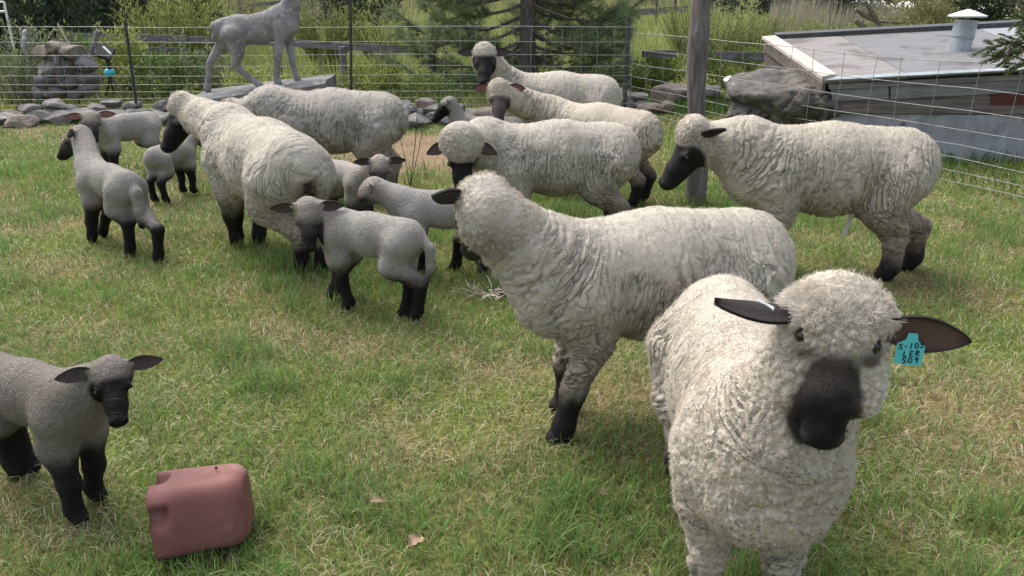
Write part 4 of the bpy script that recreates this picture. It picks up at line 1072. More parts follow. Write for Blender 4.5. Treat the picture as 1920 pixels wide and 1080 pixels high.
# ================================================================== the bucket
bk = empty('feed_bucket', gnd(378, 1030), math.radians(0), label='dull red rubber feed bucket tipped over on its side on the grass', cat='bucket')
BO = np.array(bk.location)
ax_ = np.array([.97, .25, .0]); ax_ /= np.linalg.norm(ax_)
def ring(t, sc_w, sc_h, n=64):
    th = np.linspace(0, 2 * np.pi, n, endpoint=False); e = 4.2
    cs, sn_ = np.cos(th), np.sin(th)
    return np.stack([np.sign(cs) * np.abs(cs) ** (2 / e) * sc_w, np.sign(sn_) * np.abs(sn_) ** (2 / e) * sc_h], 1)
M_ = 40; rings = []
Lb, Wb, Hb = .265, .105, .108
for layer in (0, 1):
    for i in range(M_ + 1):
        t = i / M_
        if t <= .74: x_ = -Lb / 2 + Lb * .80 * t / .74; sw = 1 - .05 * t / .74
        else:
            a = (t - .74) / .26; x_ = -Lb / 2 + Lb * .80 + Lb * .20 * (math.sin(a * math.pi / 2) ** .85); sw = .95 * (1 - .36 * a ** 1.5)
        rg = ring(t, Wb * sw, Hb * sw)
        if layer: rg = rg * (1 - .006 / Wb); x_ = min(x_, Lb / 2 - .006)
        p = np.zeros((64, 3)); p[:, 0] = x_; p[:, 1:] = rg
        if not layer or t < .8:
            # pressed hand holds at the rim, and soft dents
            for (cy, cz, dpt) in ((.045, 1, .045), (-1, .058, .042)):
                if cz == 1: msk = np.exp(-((p[:, 0] + Lb * .43) / .021) ** 4 - ((p[:, 1] - .012) / .036) ** 4) * (p[:, 2] > 0); p[:, 2] -= msk * dpt
                else: msk = np.exp(-((p[:, 0] + Lb * .40) / .026) ** 4 - ((p[:, 2] - .034) / .022) ** 4) * (p[:, 1] < 0); p[:, 1] += msk * dpt
            p[:, 2] += -.010 * np.exp(-((p[:, 0] - .02) / .09) ** 2) * (p[:, 2] > .06) * np.exp(-(p[:, 1] / .05) ** 2)
            dn = fbm(p * 13, 2, 3)[:, None] * .0035; p[:, 1:] *= 1 + dn / .1
        rings.append(p)
V = np.concatenate(rings); nR = M_ + 1; q = []
for layer in (0, 1):
    for i in range(M_):
        for j in range(64):
            a = (layer * nR + i) * 64 + j; b_ = (layer * nR + i) * 64 + (j + 1) % 64; fq = [a, a + 64, b_ + 64, b_]; q.append(fq[::-1] if not layer else fq)
for j in range(64): q.append([j, (j + 1) % 64, nR * 64 + (j + 1) % 64, nR * 64 + j])
c0 = len(V); V = np.vstack([V, [[Lb / 2, 0, 0], [Lb / 2 - .006, 0, 0]]]); tri = []
for j in range(64):
    k_ = (j + 1) % 64; tri.append([M_ * 64 + j, M_ * 64 + k_, c0]); tri.append([(nR + M_) * 64 + k_, (nR + M_) * 64 + j, c0 + 1])
Rm = np.array(Euler((math.radians(-13), math.radians(-3), math.radians(13)), 'XYZ').to_matrix())
V = (V * np.array([.93, 1, 1])) @ Rm.T; V[:, 2] += .098; V[:, 1] += .06
link('shell', np_mesh('shell', V, [np.array(q), np.array(tri)], M_rubber), bk)
m = MB(); pc = Rm @ np.array([.045, .02, Hb * .985]) + np.array([0, .06, .098]); m.tube([pc - Rm @ np.array([0, 0, .006]), pc + Rm @ np.array([0, 0, .0006])], .0035, 10); m.obj('drain_hole', M_ink, bk)
# ================================================================== plants
def leaf_mesh(name, P, D, L, Wd, C_, r, mat=None, two=True):
    """one small pointed leaf (or needle) per entry: two folded triangles"""
    n = len(P); D = D / (np.linalg.norm(D, axis=1)[:, None] + 1e-9)
    s = np.cross(D, r.normal(size=(n, 3))); s /= np.linalg.norm(s, axis=1)[:, None] + 1e-9
    nn = np.cross(D, s)
    if two:
        mid = P + D * (L * .45)[:, None] + nn * (L * .08)[:, None]
        V = np.stack([P, mid + s * (Wd * .5)[:, None], P + D * L[:, None], mid - s * (Wd * .5)[:, None]], 1).reshape(-1, 3)
        b = np.arange(n)[:, None] * 4; F_ = np.concatenate([b + [[0, 1, 2]], b + [[0, 2, 3]]]); k = 4
    else:
        V = np.stack([P - s * (Wd * .5)[:, None], P + s * (Wd * .5)[:, None], P + D * L[:, None]], 1).reshape(-1, 3); F_ = np.arange(3 * n).reshape(-1, 3); k = 3
    return np_mesh(name, V, F_, mat or M_leaf, np.repeat(C_, k, 0))
def crown_pts(blobs, n, r, clumps=40, spread=.16):
    wts = np.array([b[2] for b in blobs], float); wts /= wts.sum(); P = []; O = []
    for (c, rad, _), wt in zip(blobs, wts):
        k = max(3, int(clumps * wt)); d = r.normal(size=(k, 3)); d /= np.linalg.norm(d, axis=1)[:, None]; cc = d * r.uniform(.35, 1, (k, 1)) ** .6
        i = r.integers(0, k, int(n * wt)); q = cc[i] + r.normal(0, spread, (len(i), 3)); P.append(np.array(c) + q * np.array(rad)); O.append(q)
    return np.concatenate(P), np.concatenate(O)
def bush(name, label, cat, base, blobs, n, leaf, cols, seed, up=.4, clumps=40, spread=.17, stems=5, group=None, droop=0.0, two=True, stem_mat=None):
    r = np.random.default_rng(seed); base = np.array(base, float); base[2] = 0
    root = empty(name, base, label=label, cat=cat, group=group)
    P, O = crown_pts(blobs, n, r, clumps, spread)
    D = O * .9 + r.normal(0, .6, (len(P), 3)) + np.array([0, 0, up - droop])
    L = leaf[0] * r.uniform(.6, 1.3, len(P)); W_ = leaf[1] * r.uniform(.7, 1.2, len(P))
    t = np.clip(.5 + .45 * vnoise(P * 3, seed) + r.normal(0, .25, len(P)), 0, 1)
    C_ = mixc(np.array(cols[0]), np.array(cols[1]), t) * r.uniform(.8, 1.2, (len(P), 1))
    P = P.copy(); P[:, 2] = np.maximum(P[:, 2], .01)
    m = MB()
    for k in range(stems):
        e = P[r.integers(len(P))]; b0 = base + np.array([r.normal(0, .05), r.normal(0, .05), -.03]); md = b0 * .5 + e * .5 + np.array([r.normal(0, .04), 0, .05]); m.tube(np.array([b0, md, e]) - base, [.016, .011, .004], 5)
    m.obj('stem' if cat != 'tree' else 'trunk', stem_mat or M_twig, root)
    link('foliage' if cat != 'tree' else 'crown', leaf_mesh('leaves', P - base, D, L, W_, C_, r, two=two), root)
    return root
def shoots(name, label, cat, base, n_sh, H_, spread, leaf, cols, seed, per=26, group=None, lean=.25, two=True, lo=.15):
    """upright wands with leaves along them (willow, young growth)"""
    r = np.random.default_rng(seed); base = np.array(base, float); base[2] = 0
    root = empty(name, base, label=label, cat=cat, group=group); m = MB(); P = []; D = []
    for k in range(n_sh):
        az = r.uniform(0, 6.283); h_ = H_ * r.uniform(.55, 1.08); o = np.array([np.cos(az), np.sin(az), 0]) * spread * r.random() ** .5
        b0 = o * .35; tip = o + np.array([np.cos(az), np.sin(az), 0]) * lean * h_ * r.random() + np.array([0, 0, h_]); md = b0 * .5 + tip * .5 + np.array([r.normal(0, .04), r.normal(0, .04), .05])
        m.tube([b0, md, tip], [.009, .006, .002], 3, False)
        t = r.uniform(lo, 1, per); q = (1 - t)[:, None] ** 2 * b0 + 2 * ((1 - t) * t)[:, None] * md + t[:, None] ** 2 * tip
        P.append(q + r.normal(0, .02, q.shape)); D.append(r.normal(0, .5, q.shape) + (tip - b0) / h_ * .8)
    P = np.concatenate(P); D = np.concatenate(D)
    t = np.clip(.35 * P[:, 2] / H_ + r.normal(.35, .25, len(P)), 0, 1); C_ = mixc(np.array(cols[0]), np.array(cols[1]), t) * r.uniform(.8, 1.2, (len(P), 1))
    m.obj('stem', M_twig, root)
    link('foliage', leaf_mesh('leaves', P, D, leaf[0] * r.uniform(.6, 1.3, len(P)), leaf[1] * r.uniform(.7, 1.2, len(P)), C_, r, two=two), root)
    return root
YG = ((.18, .225, .065), (.36, .41, .12)); MG = ((.10, .15, .045), (.21, .28, .08)); DG = ((.022, .036, .02), (.05, .07, .032)); GG = ((.14, .18, .09), (.28, .33, .18)); OL = ((.15, .15, .07), (.28, .27, .13))
def at(u, y): p = aty(u, 100, y); return np.array([p[0], y, 0])
def zat(v_, y): return aty(960, v_, y)[2]

# row of dark conifers, top left
for i in range(9):
    y = 16.6 + .25 * (i % 2) + i * .12; b0 = at(-28 + i * 52, y); r = np.random.default_rng(800 + i); n = 3600; H_ = 3.0 + .3 * (i % 3)
    root = empty('conifer', b0, label='tall dark green conifer in the tight row at the upper left', cat='tree', group='dark conifers in a row')
    z = r.random(n) ** 1.25 * H_; az = r.uniform(0, 6.283, n); rad = (.40 * (1 - z / H_) ** .8 + .05) * (.72 + .28 * np.sin(az * 5 + z * 4 + i) * np.sin(z * 7 + az * 3)) * r.uniform(.75, 1.06, n)
    P = np.stack([rad * np.cos(az), rad * np.sin(az), z + .04], 1); D = np.stack([np.cos(az), np.sin(az), 1.1 + 0 * az], 1) + r.normal(0, .4, (n, 3))
    C_ = mixc(np.array([.095, .13, .085]), np.array([.19, .235, .15]), r.random(n)) * r.uniform(.7, 1.2, (n, 1))
    m = MB(); m.tube([(0, 0, -.05), (0, 0, H_ * .9)], [.07, .02], 6); m.obj('trunk', M_bark, root)
    link('crown', leaf_mesh('leaves', P, D, .16 * r.uniform(.6, 1.3, n), .07 * r.uniform(.7, 1.2, n), C_, r), root)

# bushes along the back fence, from left to right
shoots('shrub', 'feathery grey-green young tree at the left edge behind the wire', 'shrub', at(24, 10.3), 26, 1.0, .28, (.07, .016), GG, 21, 60)
bush('shrub', 'dark leafy undergrowth at the left edge below the feathery tree', 'shrub', at(18, 11), [(at(18, 11) + [0, 0, .22], (.55, .4, .3), 1)], 1600, (.07, .035), MG, 22)
shoots('shrub', 'pale young leafy shoots behind the bird ornament', 'shrub', at(78, 11.2), 14, .95, .22, (.07, .035), GG, 23, 34)
shoots('shrub', 'leafy shoots rising behind the leaning cane', 'shrub', at(132, 11.4), 18, .92, .32, (.075, .035), ((.10, .14, .05), (.22, .26, .09)), 24, 30)
bush('shrub', 'mid-green bush behind the stone pile', 'shrub', at(120, 11.6), [(at(110, 11.6) + [0, 0, .35], (.75, .4, .4), 1)], 1800, (.08, .04), MG, 25)
bush('shrub', 'leafy yellow-green bush between the solar light and the steel post', 'shrub', at(225, 11.3), [(at(222, 11.3) + [0, 0, .42], (.34, .3, .40), 1)], 1700, (.075, .036), YG, 26)
shoots('willow_shrub', 'bright yellow-green willow in front of the dark conifers, left of the deer', 'shrub', at(300, 13.6), 70, 1.35, .55, (.10, .018), YG, 27, 44)
shoots('willow_shrub', 'bright yellow-green willow just left of the deer statue', 'shrub', at(372, 13.9), 64, 1.35, .50, (.10, .018), YG, 28, 44)
bush('shrub', 'dense dark green bush below the willows', 'shrub', at(318, 11.1), [(at(300, 11.1) + [0, 0, .28], (.45, .35, .34), 1), (at(350, 11.3) + [0, 0, .30], (.40, .35, .36), 1)], 3000, (.065, .028), MG, 29)
shoots('shrub', 'thin grey-green saplings behind the hind legs of the deer', 'shrub', at(395, 11.2), 20, .85, .35, (.06, .022), GG, 30, 36)
bush('shrub', 'low yellow-green bush between the legs of the deer', 'shrub', at(478, 10.6), [(at(478, 10.6) + [0, 0, .22], (.38, .3, .26), 1)], 1500, (.055, .035), YG, 31)
bush('shrub', 'yellow-green bush beside the front legs of the deer', 'shrub', at(580, 10.8), [(at(575, 10.8) + [0, 0, .18], (.34, .3, .22), 1)], 1200, (.055, .035), YG, 32)
shoots('willow_shrub', 'soft green willow beyond the rail fence right of the deer', 'shrub', at(612, 15.2), 80, 1.05, .62, (.10, .02), ((.11, .15, .04), (.22, .26, .08)), 33, 40)
shoots('willow_shrub', 'yellow-green willow left of the pine beyond the rails', 'shrub', at(716, 15.5), 60, .95, .5, (.10, .02), YG, 34, 36)
bush('shrub', 'low leafy bush behind the shaggy sheep, left of the tall steel post', 'shrub', at(630, 10.4), [(at(625, 10.4) + [0, 0, .17], (.33, .3, .2), 1)], 1000, (.05, .03), MG, 35)
bush('shrub', 'yellow-green bush between the tall steel post and the pine', 'shrub', at(710, 10.5), [(at(700, 10.5) + [0, 0, .24], (.36, .3, .28), 1), (at(745, 10.6) + [0, 0, .2], (.3, .3, .24), 1)], 2400, (.05, .03), ((.10, .14, .03), (.24, .28, .06)), 36)
bush('shrub', 'low green bush under the left boughs of the pine', 'shrub', at(810, 10.6), [(at(800, 10.6) + [0, 0, .18], (.5, .3, .22), 1)], 1800, (.05, .028), MG, 37)
bush('shrub', 'leafy green bush right of the pine before the blackened post', 'shrub', at(1228, 11.4), [(at(1228, 11.4) + [0, 0, .26], (.42, .35, .3), 1)], 1800, (.06, .03), ((.09, .14, .03), (.2, .26, .06)), 38)
bush('shrub', 'yellow-green bush between the wooden post and the boulders', 'shrub', at(1375, 11.0), [(at(1360, 11.0) + [0, 0, .3], (.42, .3, .34), 1), (at(1412, 11.3) + [0, 0, .3], (.36, .3, .34), 1)], 2400, (.055, .03), ((.10, .15, .035), (.23, .28, .06)), 39)
# farther bushes
bush('shrub', 'olive half-bare bush at the top left of the deer', 'shrub', at(430, 19), [(at(430, 19) + [0, 0, 1.0], (.8, .6, .75), 1)], 1800, (.09, .03), OL, 40, stems=16)
bush('dark_shrub', 'dark evergreen bush at the top between deer and pine', 'shrub', at(690, 26), [(at(690, 26) + [0, 0, .9], (1.0, .9, .9), 1)], 2600, (.14, .07), DG, 41)
bush('shrub', 'brownish bare bush beside the dark evergreen at the top', 'shrub', at(615, 26), [(at(615, 26) + [0, 0, .75], (.8, .7, .6), 1)], 1300, (.12, .03), ((.09, .085, .07), (.17, .16, .13)), 42, stems=18)
for i, (u, y, h_, lab) in enumerate([(1340, 14.5, .95, 'feathery olive-green bush right behind the wooden post'), (1400, 15.0, 1.0, 'broad feathery green bush behind the left end of the shed roof'), (1290, 17, 1.0, 'soft green bush left of the wooden post in the meadow'), (1475, 15.6, .8, 'grey-green feathery bush above the left roof corner'), (1560, 16.5, .75, 'thin olive bush behind the roof seam')]):
    shoots('meadow_shrub', lab, 'shrub', at(u, y), 75, h_, .62, (.10, .012), ((.18, .205, .07), (.33, .36, .125)), 60 + i, 34)
bush('shrub', 'olive leafy bush behind the shed roof, left of the vent', 'shrub', at(1705, 13.5), [(at(1690, 13.5) + [0, 0, .95], (.6, .5, .34), 1), (at(1735, 13.6) + [0, 0, .9], (.45, .5, .36), 1)], 2600, (.08, .03), OL, 66)
bush('dark_shrub', 'dark juniper behind the vent pipe', 'shrub', at(1800, 15), [(at(1785, 15) + [0, 0, 1.15], (.75, .6, .55), 1), (at(1835, 15) + [0, 0, 1.1], (.55, .6, .5), 1)], 3200, (.10, .04), DG, 67)
bush('dark_shrub', 'dark brown-green shrub at the upper right corner', 'shrub', at(1915, 15.5), [(at(1925, 15.5) + [0, 0, 1.15], (.7, .6, .6), 1)], 2000, (.09, .035), ((.04, .045, .025), (.10, .10, .05)), 68)
bush('dark_shrub', 'dark bluish thicket at the top edge above the meadow bushes', 'shrub', at(1425, 30), [(at(1400, 30) + [0, 0, 1.0], (1.6, .8, .7), 1), (at(1500, 30.5) + [0, 0, .9], (1.8, .8, .65), 1), (at(1590, 31) + [0, 0, .85], (1.6, .8, .6), 1)], 4200, (.2, .08), ((.03, .04, .035), (.07, .085, .07)), 69)
# dried mullein stalks
for i, (u0, v0, u1, v1) in enumerate([(1655, 58, 1622, 2), (1640, 40, 1604, 17), (1628, 58, 1603, 38)]):
    a, b_ = aty(u0, v0, 12.6), aty(u1, v1, 12.6); m = MB(); a2 = a + (a - b_) * (a[2] / max(.05, b_[2] - a[2])) * .25; a2[2] = 0 if i == 0 else a[2] - .02
    m.tube([a2, a, a * .5 + b_ * .5, b_], [.016, .02, .045, .028], 7); m.obj('dry_stalk', mat_noise('dry_seedhead', (.10, .085, .06), (.21, .18, .13), 30, .9, .8), None, label=['tallest dried seed stalk standing behind the shed roof', 'second dried seed stalk, leaning left behind the roof', 'lowest short dried seed stalk close to the roof edge'][i], cat='dried stalk', group='dried stalks behind the shed')

# the pine
r = np.random.default_rng(99); pb = aty(985, 163, 11.7); pb[2] = 0
pine = empty('pine_tree', pb, label='pine with long needles and drooping boughs behind the back fence', cat='tree')
m = MB(); tz = np.linspace(-.05, 4.2, 14); m.tube(np.stack([.02 * np.sin(tz * 2) + .01 * tz, 0 * tz, tz], 1), .135 - .026 * tz, 12); m.obj('trunk', M_bark, pine, smooth=True)
NP, ND = [], []; bm_ = MB()
for k in range(58):
    z0 = .22 + 2.2 * (k / 58) ** .95; az = k * 2.399 + r.normal(0, .2); Lb_ = (2.05 - .22 * z0) * r.uniform(.7, 1.05)
    if np.sin(az) < -.72 and .45 < z0 < 1.75: continue
    d = np.array([np.cos(az), np.sin(az) * .8, 0]); t = np.linspace(0, 1, 7)
    crv = np.stack([d[0] * Lb_ * t, d[1] * Lb_ * t, z0 - .22 * Lb_ * np.sin(t * 2.2) * (1.1 - .2 * z0) + .28 * Lb_ * t ** 3], 1) + np.cumsum(r.normal(0, .02, (7, 3)), 0); crv[:, 2] = np.maximum(crv[:, 2], .12)
    bm_.tube(crv, .028 * (1 - .8 * t), 5, False)
    for s_ in range(28):
        tt = r.uniform(.28, 1.0); i = min(5, int(tt * 6)); p = crv[i] + (crv[i + 1] - crv[i]) * (tt * 6 - i)
        sd_ = d * .6 + np.array([-d[1], d[0], 0]) * r.choice([-1, 1]) * r.uniform(.2, 1.0) + np.array([0, 0, r.uniform(-.25, .5)]); sd_ /= np.linalg.norm(sd_); Lt = r.uniform(.15, .42) * (1.25 - .5 * tt)
        e = p + sd_ * Lt; bm_.tube([p, e], [.007, .003], 3, False)
        for w_ in (.55, 1.0):
            c = p + sd_ * Lt * w_; nn = 30; dd = sd_ * r.uniform(.3, 1.0, (nn, 1)) + r.normal(0, .52, (nn, 3)) + np.array([0, 0, .12]); NP.append(np.repeat(c[None], nn, 0) + r.normal(0, .012, (nn, 3))); ND.append(dd)
bm_.obj('branch', M_bark, pine)
NP = np.concatenate(NP); ND = np.concatenate(ND); n = len(NP)
link('needles', leaf_mesh('needles', NP, ND, .17 * r.uniform(.7, 1.2, n), .0085 * np.ones(n), mixc(np.array([.13, .18, .09]), np.array([.28, .34, .17]), r.random(n)) * r.uniform(.75, 1.2, (n, 1)), r, two=False), pine)
print('pine', n)

# fir bough reaching in from the right edge
fb = np.array([5.15, 5.9, 0]); fir = empty('fir_tree', fb, label='fir reaching in from the right edge with one green bough before the shed roof', cat='tree')
m = MB(); m.tube([(0, 0, -.05), (.02, 0, 1.3), (0, 0, 2.6)], [.11, .09, .05], 10); m.obj('trunk', M_bark, fir)
NP, ND, NC = [], [], []; bm_ = MB()
def spray(a, b_, n_, ln_, sp):
    d = b_ - a; Ls = np.linalg.norm(d); d /= Ls; side = np.cross(d, [0, .35, 1]); side /= np.linalg.norm(side)
    t = r.uniform(.04, 1, n_); sg = r.choice([-1, 1], n_); NP.append(a + (b_ - a) * t[:, None] + r.normal(0, .004, (n_, 3))); ND.append(d * .75 + side * (sg * sp)[:, None] + r.normal(0, .22, (n_, 3)) - np.array([0, 0, .1])); NC.append(ln_ * r.uniform(.7, 1.2, n_))
for (u0, v0, u1, v1, nb) in [(2040, 40, 1850, 92, 22), (2040, 60, 1862, 112, 19), (2040, 80, 1884, 132, 15), (2040, 30, 1905, 42, 12), (2050, 50, 1836, 118, 5)]:
    a, b_ = aty(u0, v0, 5.75), aty(u1, v1, 5.55); bm_.tube(np.array([fb + [0, 0, a[2] - .05], a, a * .45 + b_ * .55 + [0, 0, .02], b_]) - fb, [.02, .013, .008, .003], 5, False)
    spray(a * .4 + b_ * .6, b_, 120, .03, .8)
    for k in range(nb):
        t = .22 + .78 * k / nb; p = a + (b_ - a) * t + [0, 0, .012]; d = (b_ - a) / np.linalg.norm(b_ - a); e = p + (d * .8 + np.array([-.1, r.normal(0, .5), (-1 if k % 2 else .75) * r.uniform(.35, .8)])) * (.20 * (1.12 - t) + .05); bm_.tube(np.array([p, e]) - fb, [.004, .002], 3, False); spray(p, e, 80, .028, .8)
NP = np.concatenate(NP) - fb; ND = np.concatenate(ND); NC = np.concatenate(NC); n = len(NP)
bm_.obj('branch', M_twig, fir)
link('needles', leaf_mesh('needles', NP, ND, NC, .0065 * np.ones(n), mixc(np.array([.06, .10, .035]), np.array([.16, .20, .075]), r.random(n)), r, two=False), fir)

# ------------------------------------------------------------------ meadow beyond the fence, tall blades
MV, MQ, MT, MC, mn = [], [], [], [], 0
def meadow(n, ylo, yhi, Lr, wd, cols, seed, xlo=-.75, xhi=.75, lean=(.1, .7), cond=None):
    global mn
    r = np.random.default_rng(seed); y = ylo + (yhi - ylo) * r.random(n) ** .8; x = y * r.uniform(xlo, xhi, n); P = np.stack([x, y, relief(x, y)], 1)
    if cond is not None: P = P[cond(P)]
    n = len(P); q = np.concatenate([P[:, :2], np.zeros((n, 1))], 1); g_ = np.clip(.5 + .8 * fbm(q * .7, 3, 77), 0, 1)
    c = mixc(np.array(cols[0]), np.array(cols[1]), np.clip(g_ + r.normal(0, .2, n), 0, 1)) * r.uniform(.8, 1.2, (n, 1))
    V, Q, T, C_ = blades(P, r.uniform(Lr[0], Lr[1], n) * (.7 + .6 * g_), wd * r.uniform(.7, 1.3, n), r.uniform(*lean, n), c, 2, r)
    MV.append(V); MQ.append(Q + mn); MT.append(T + mn); MC.append(C_); mn += len(V)
GM = ((.17, .225, .065), (.32, .37, .11))
meadow(13000, 9.75, 13, (.08, .24), .009, GM, 81, cond=lambda p: (p[:, 0] < 2.6))
meadow(14000, 13, 20, (.18, .45), .014, GM, 82)
meadow(14000, 20, 34, (.3, .7), .026, ((.19, .24, .075), (.32, .36, .12)), 83)
meadow(9000, 34, 70, (.4, .9), .05, ((.15, .16, .08), (.21, .22, .11)), 84)
meadow(900, 9.5, 10.6, (.18, .32), .009, ((.06, .13, .025), (.13, .24, .04)), 85, .20, .34, (.1, .5))
meadow(2600, 5.6, 9.0, (.10, .28), .007, ((.05, .10, .02), (.12, .19, .035)), 86, .40, .75, (.2, .8), cond=lambda p: (p[:, 0] > 1.52 + (9.52 - p[:, 1]) * .545) & (p[:, 1] < 7.9))
link('meadow_grass', np_mesh('meadow_grass', np.concatenate(MV), [np.concatenate(MQ), np.concatenate(MT)], M_grass, np.concatenate(MC)), kind='stuff')
# dry reeds
MV, MQ, MT, MC, mn = [], [], [], [], 0
meadow(2600, 20, 27, (.5, 1.15), .022, ((.20, .185, .13), (.34, .31, .23)), 87, .31, .47, (.03, .22))
link('dry_reeds', np_mesh('dry_reeds', np.concatenate(MV), [np.concatenate(MQ), np.concatenate(MT)], M_grass, np.concatenate(MC)), kind='stuff')
# white row covers, far right
for i, pl in enumerate([[(1560, -4), (1600, 1), (1650, 4), (1690, 8)], [(1690, 9), (1715, 12), (1745, 15)], [(1820, 19), (1850, 22), (1880, 23), (1925, 28)]]):
    pts = []
    for a, b_ in zip(pl[:-1], pl[1:]):
        for t in np.linspace(0, 1, 14, endpoint=False): pts.append(gnd(a[0] + (b_[0] - a[0]) * t, a[1] + (b_[1] - a[1]) * t + 3, .25))
    pts = np.array(pts); pts[:, 1] = np.minimum(pts[:, 1], 62); rad = .20 + .12 * vnoise(np.stack([np.arange(len(pts)) * .7, 0 * pts[:, 0], 0 * pts[:, 0]], 1), 5 + i)
    m = MB(); m.tube(pts, rad, 8); m.obj('row_cover', M_white, None, smooth=True, label=['longest stretch of white garden row cover at the top right', 'short stretch of white row cover left of the dark juniper', 'stretch of white row cover right of the vent cap'][i], cat='row cover', group='white row covers far off')
for i, u in enumerate([1452, 1468, 1480, 1499, 1522, 1541]):
    p = at(u, 24); m = MB(); m.tube([(p[0], 24, 0), (p[0] + .02, 24, 1.25 - .06 * (i % 3))], .022, 5); m.obj('garden_stake', M_wood_grey, None, label='thin grey stake in the row above the meadow bushes', cat='stake', group='thin stakes in a row')
# ------------------------------------------------------------------ the flock
GA, GL = 'grown sheep of the flock', 'lambs of the flock'
sheep_E = animal('adult', .46, 2.60, 197, 'large pale sheep in the middle showing its left side, head turned away beside a lamb', GA, s=.96, seed=11, h=.0055, nfib=75000,
    ears={1: (-.55, .8, -.1, 20), -1: (.95, .1, -.2, 30)}, cap=1.02, ov=dict(N=(.385, 0, .645, .138), breast=(.335, 0, .51, .145), rP=.10, rs=.07, rk=.043, sh=(.25, .09, .50, .115)), P=('px', 912, 388, 0), yaw=108, pitch=-42, feet=[('g', 1055, 822), None, None, None], crease=.013, leg_dark=.17)
sheep_D = animal('adult', 1.64, 4.14, 180, 'sheep in full profile in front of the shed, black face beside the wooden post', GA, s=1.02, cap=1.3, seed=12, ov=dict(rk=.066, rc=.048, hk=.012), h=.0063, nfib=45000, wool=(.46, .415, .345),
    ears={1: (-.55, .5, -.1, -75), -1: (-.5, .55, -.3, 10)}, P=('px', 1312, 262, 0), yaw=186, pitch=-48, feet=[None, None, ('g', 1660, 518), ('g', 1702, 500)], crease=.013, leg_dark=.10, dirt=.6)
sheep_F = animal('adult', .60, 1.82, 265, 'nearest sheep facing us with grey woolly face and turquoise tag', GA, s=.88, ov=dict(ysq=.88, C=(.25, 0, .515, .19), breast=(.32, 0, .46, .16)), ear_len=.145, inner=(.10, .06, .05), ears={1: (.06, .95, -.04, 35), -1: (.06, .95, .02, 125)}, seed=13, h=.0045, nfib=110000,
    hL=.222, P=('y', 1570, 602, 1.36), yaw=250, pitch=-60, roll=-5, face='front', crease=.013, fl=.010, cap=1.0, leg_dark=.05, dirt=.2, wool=(.49, .44, .37))
sheep_G = animal('adult', -1.42, 4.42, 130, 'sheep seen from behind with a black mark under its tail, face in profile', GA, s=1.0, seed=14, leg_dark_h=.13, h=.0065, nfib=45000,
    P=('px', 352, 206, .05), yaw=212, pitch=-48, feet=[('g', 445, 458), ('g', 487, 455), ('g', 565, 505), None], rumpmark=1.2, crease=.010, leg_dark=.24)
sheep_H = animal('adult', -1.35, 5.85, 182, 'shaggy sheep behind the others, neck lowered, muddy hind legs', GA, s=.97, seed=15, h=.009, nfib=30000, wool=(.42, .39, .345),
    P=(.66, 0, .60), yaw=185, pitch=-50, crease=.015, fl=.014, leg_dark=.12, dirt=.6, leg_col=(.07, .055, .045))
sheep_A = animal('adult', .36, 6.95, 180, 'sheep at the back by the pine, black ears level and white topknot', GA, s=.98, cap=1.02, seed=16, h=.0095, nfib=20000,
    P=('px', 908, 103, .2), yaw=272, pitch=-42)
sheep_B = animal('adult', .60, 5.75, 148, 'grey-faced sheep with a red tag in its ear', GA, s=.86, cap=1.0, seed=17, h=.008, nfib=24000, wool=(.48, .43, .35), inner=(.16, .06, .055),
    P=('px', 936, 170, .30), yaw=269, pitch=-42, face='grey', dirt=.7)
sheep_C = animal('adult', .22, 4.65, 190, 'sheep with head bowed showing a curly white crown, ears out sideways', GA, s=.93, seed=18, inner=(.10, .075, .065), h=.007, nfib=40000,
    cap=1.7, ears={1: (.42, .85, -.1, 25), -1: (.42, .85, -.1, 25)}, P=('px', 866, 272, .24), yaw=270, pitch=-70, dirt=.5, crease=.012)
lamb_8 = animal('lamb', -1.425, 2.08, 335, 'speckled lamb by the red bucket with big dark ears', GL, s=.95, seed=31, h=.0046, nfib=26000, name='lamb', face='lambdark',
    P=('y', 208, 698, 1.98), yaw=297, pitch=-33, feet=[('g', 180, 932), ('g', 145, 975), None, ('g', 30, 887)], hL=.158, fl=.006, wool=(0.227, 0.202, 0.176), leg_dark=0.21)
lamb_6 = animal('lamb', -.68, 3.58, 156, 'lamb standing side-on in front with its face to us and tail hanging', GL, s=1.02, seed=32, h=.006, nfib=22000, name='lamb', face='lamb',
    P=('px', 577, 390, .09), yaw=280, pitch=-58, feet=[('g', 655, 580), ('g', 625, 560), ('g', 780, 600), ('g', 760, 592)], fl=.006, wool=(0.353, 0.333, 0.305), leg_dark=0.21,
    tail=([(-.27, 0, .42), (-.33, 0, .36), (-.33, 0, .27), (-.31, 0, .20)], [.022, .024, .022, .014]))
lamb_2 = animal('lamb', -2.38, 4.58, 140, 'lamb seen from behind with its long tail hanging and head turned left', GL, s=1.05, seed=33, h=.0065, nfib=20000, name='lamb', face='lamb',
    P=('y', 150, 250, 4.95), yaw=190, pitch=-40, feet=[('g', 175, 452), ('g', 195, 442), ('g', 245, 477), ('g', 298, 490)], fl=.006, wool=(0.324, 0.306, 0.280), leg_dark=0.24,
    tail=([(-.27, 0, .43), (-.32, 0, .38), (-.33, 0, .28), (-.325, 0, .19)], [.028, .034, .032, .02]))
lamb_1 = animal('lamb', -3.15, 6.45, 232, 'lamb at the far left facing us behind another lamb, ears out', GL, s=1.05, seed=34, inner=(.22, .10, .09), h=.008, nfib=12000, name='lamb', face='lamb',
    P=('y', 170, 220, 6.1), yaw=296, pitch=-45, fl=.006, wool=(0.373, 0.352, 0.323), leg_dark=0.24)
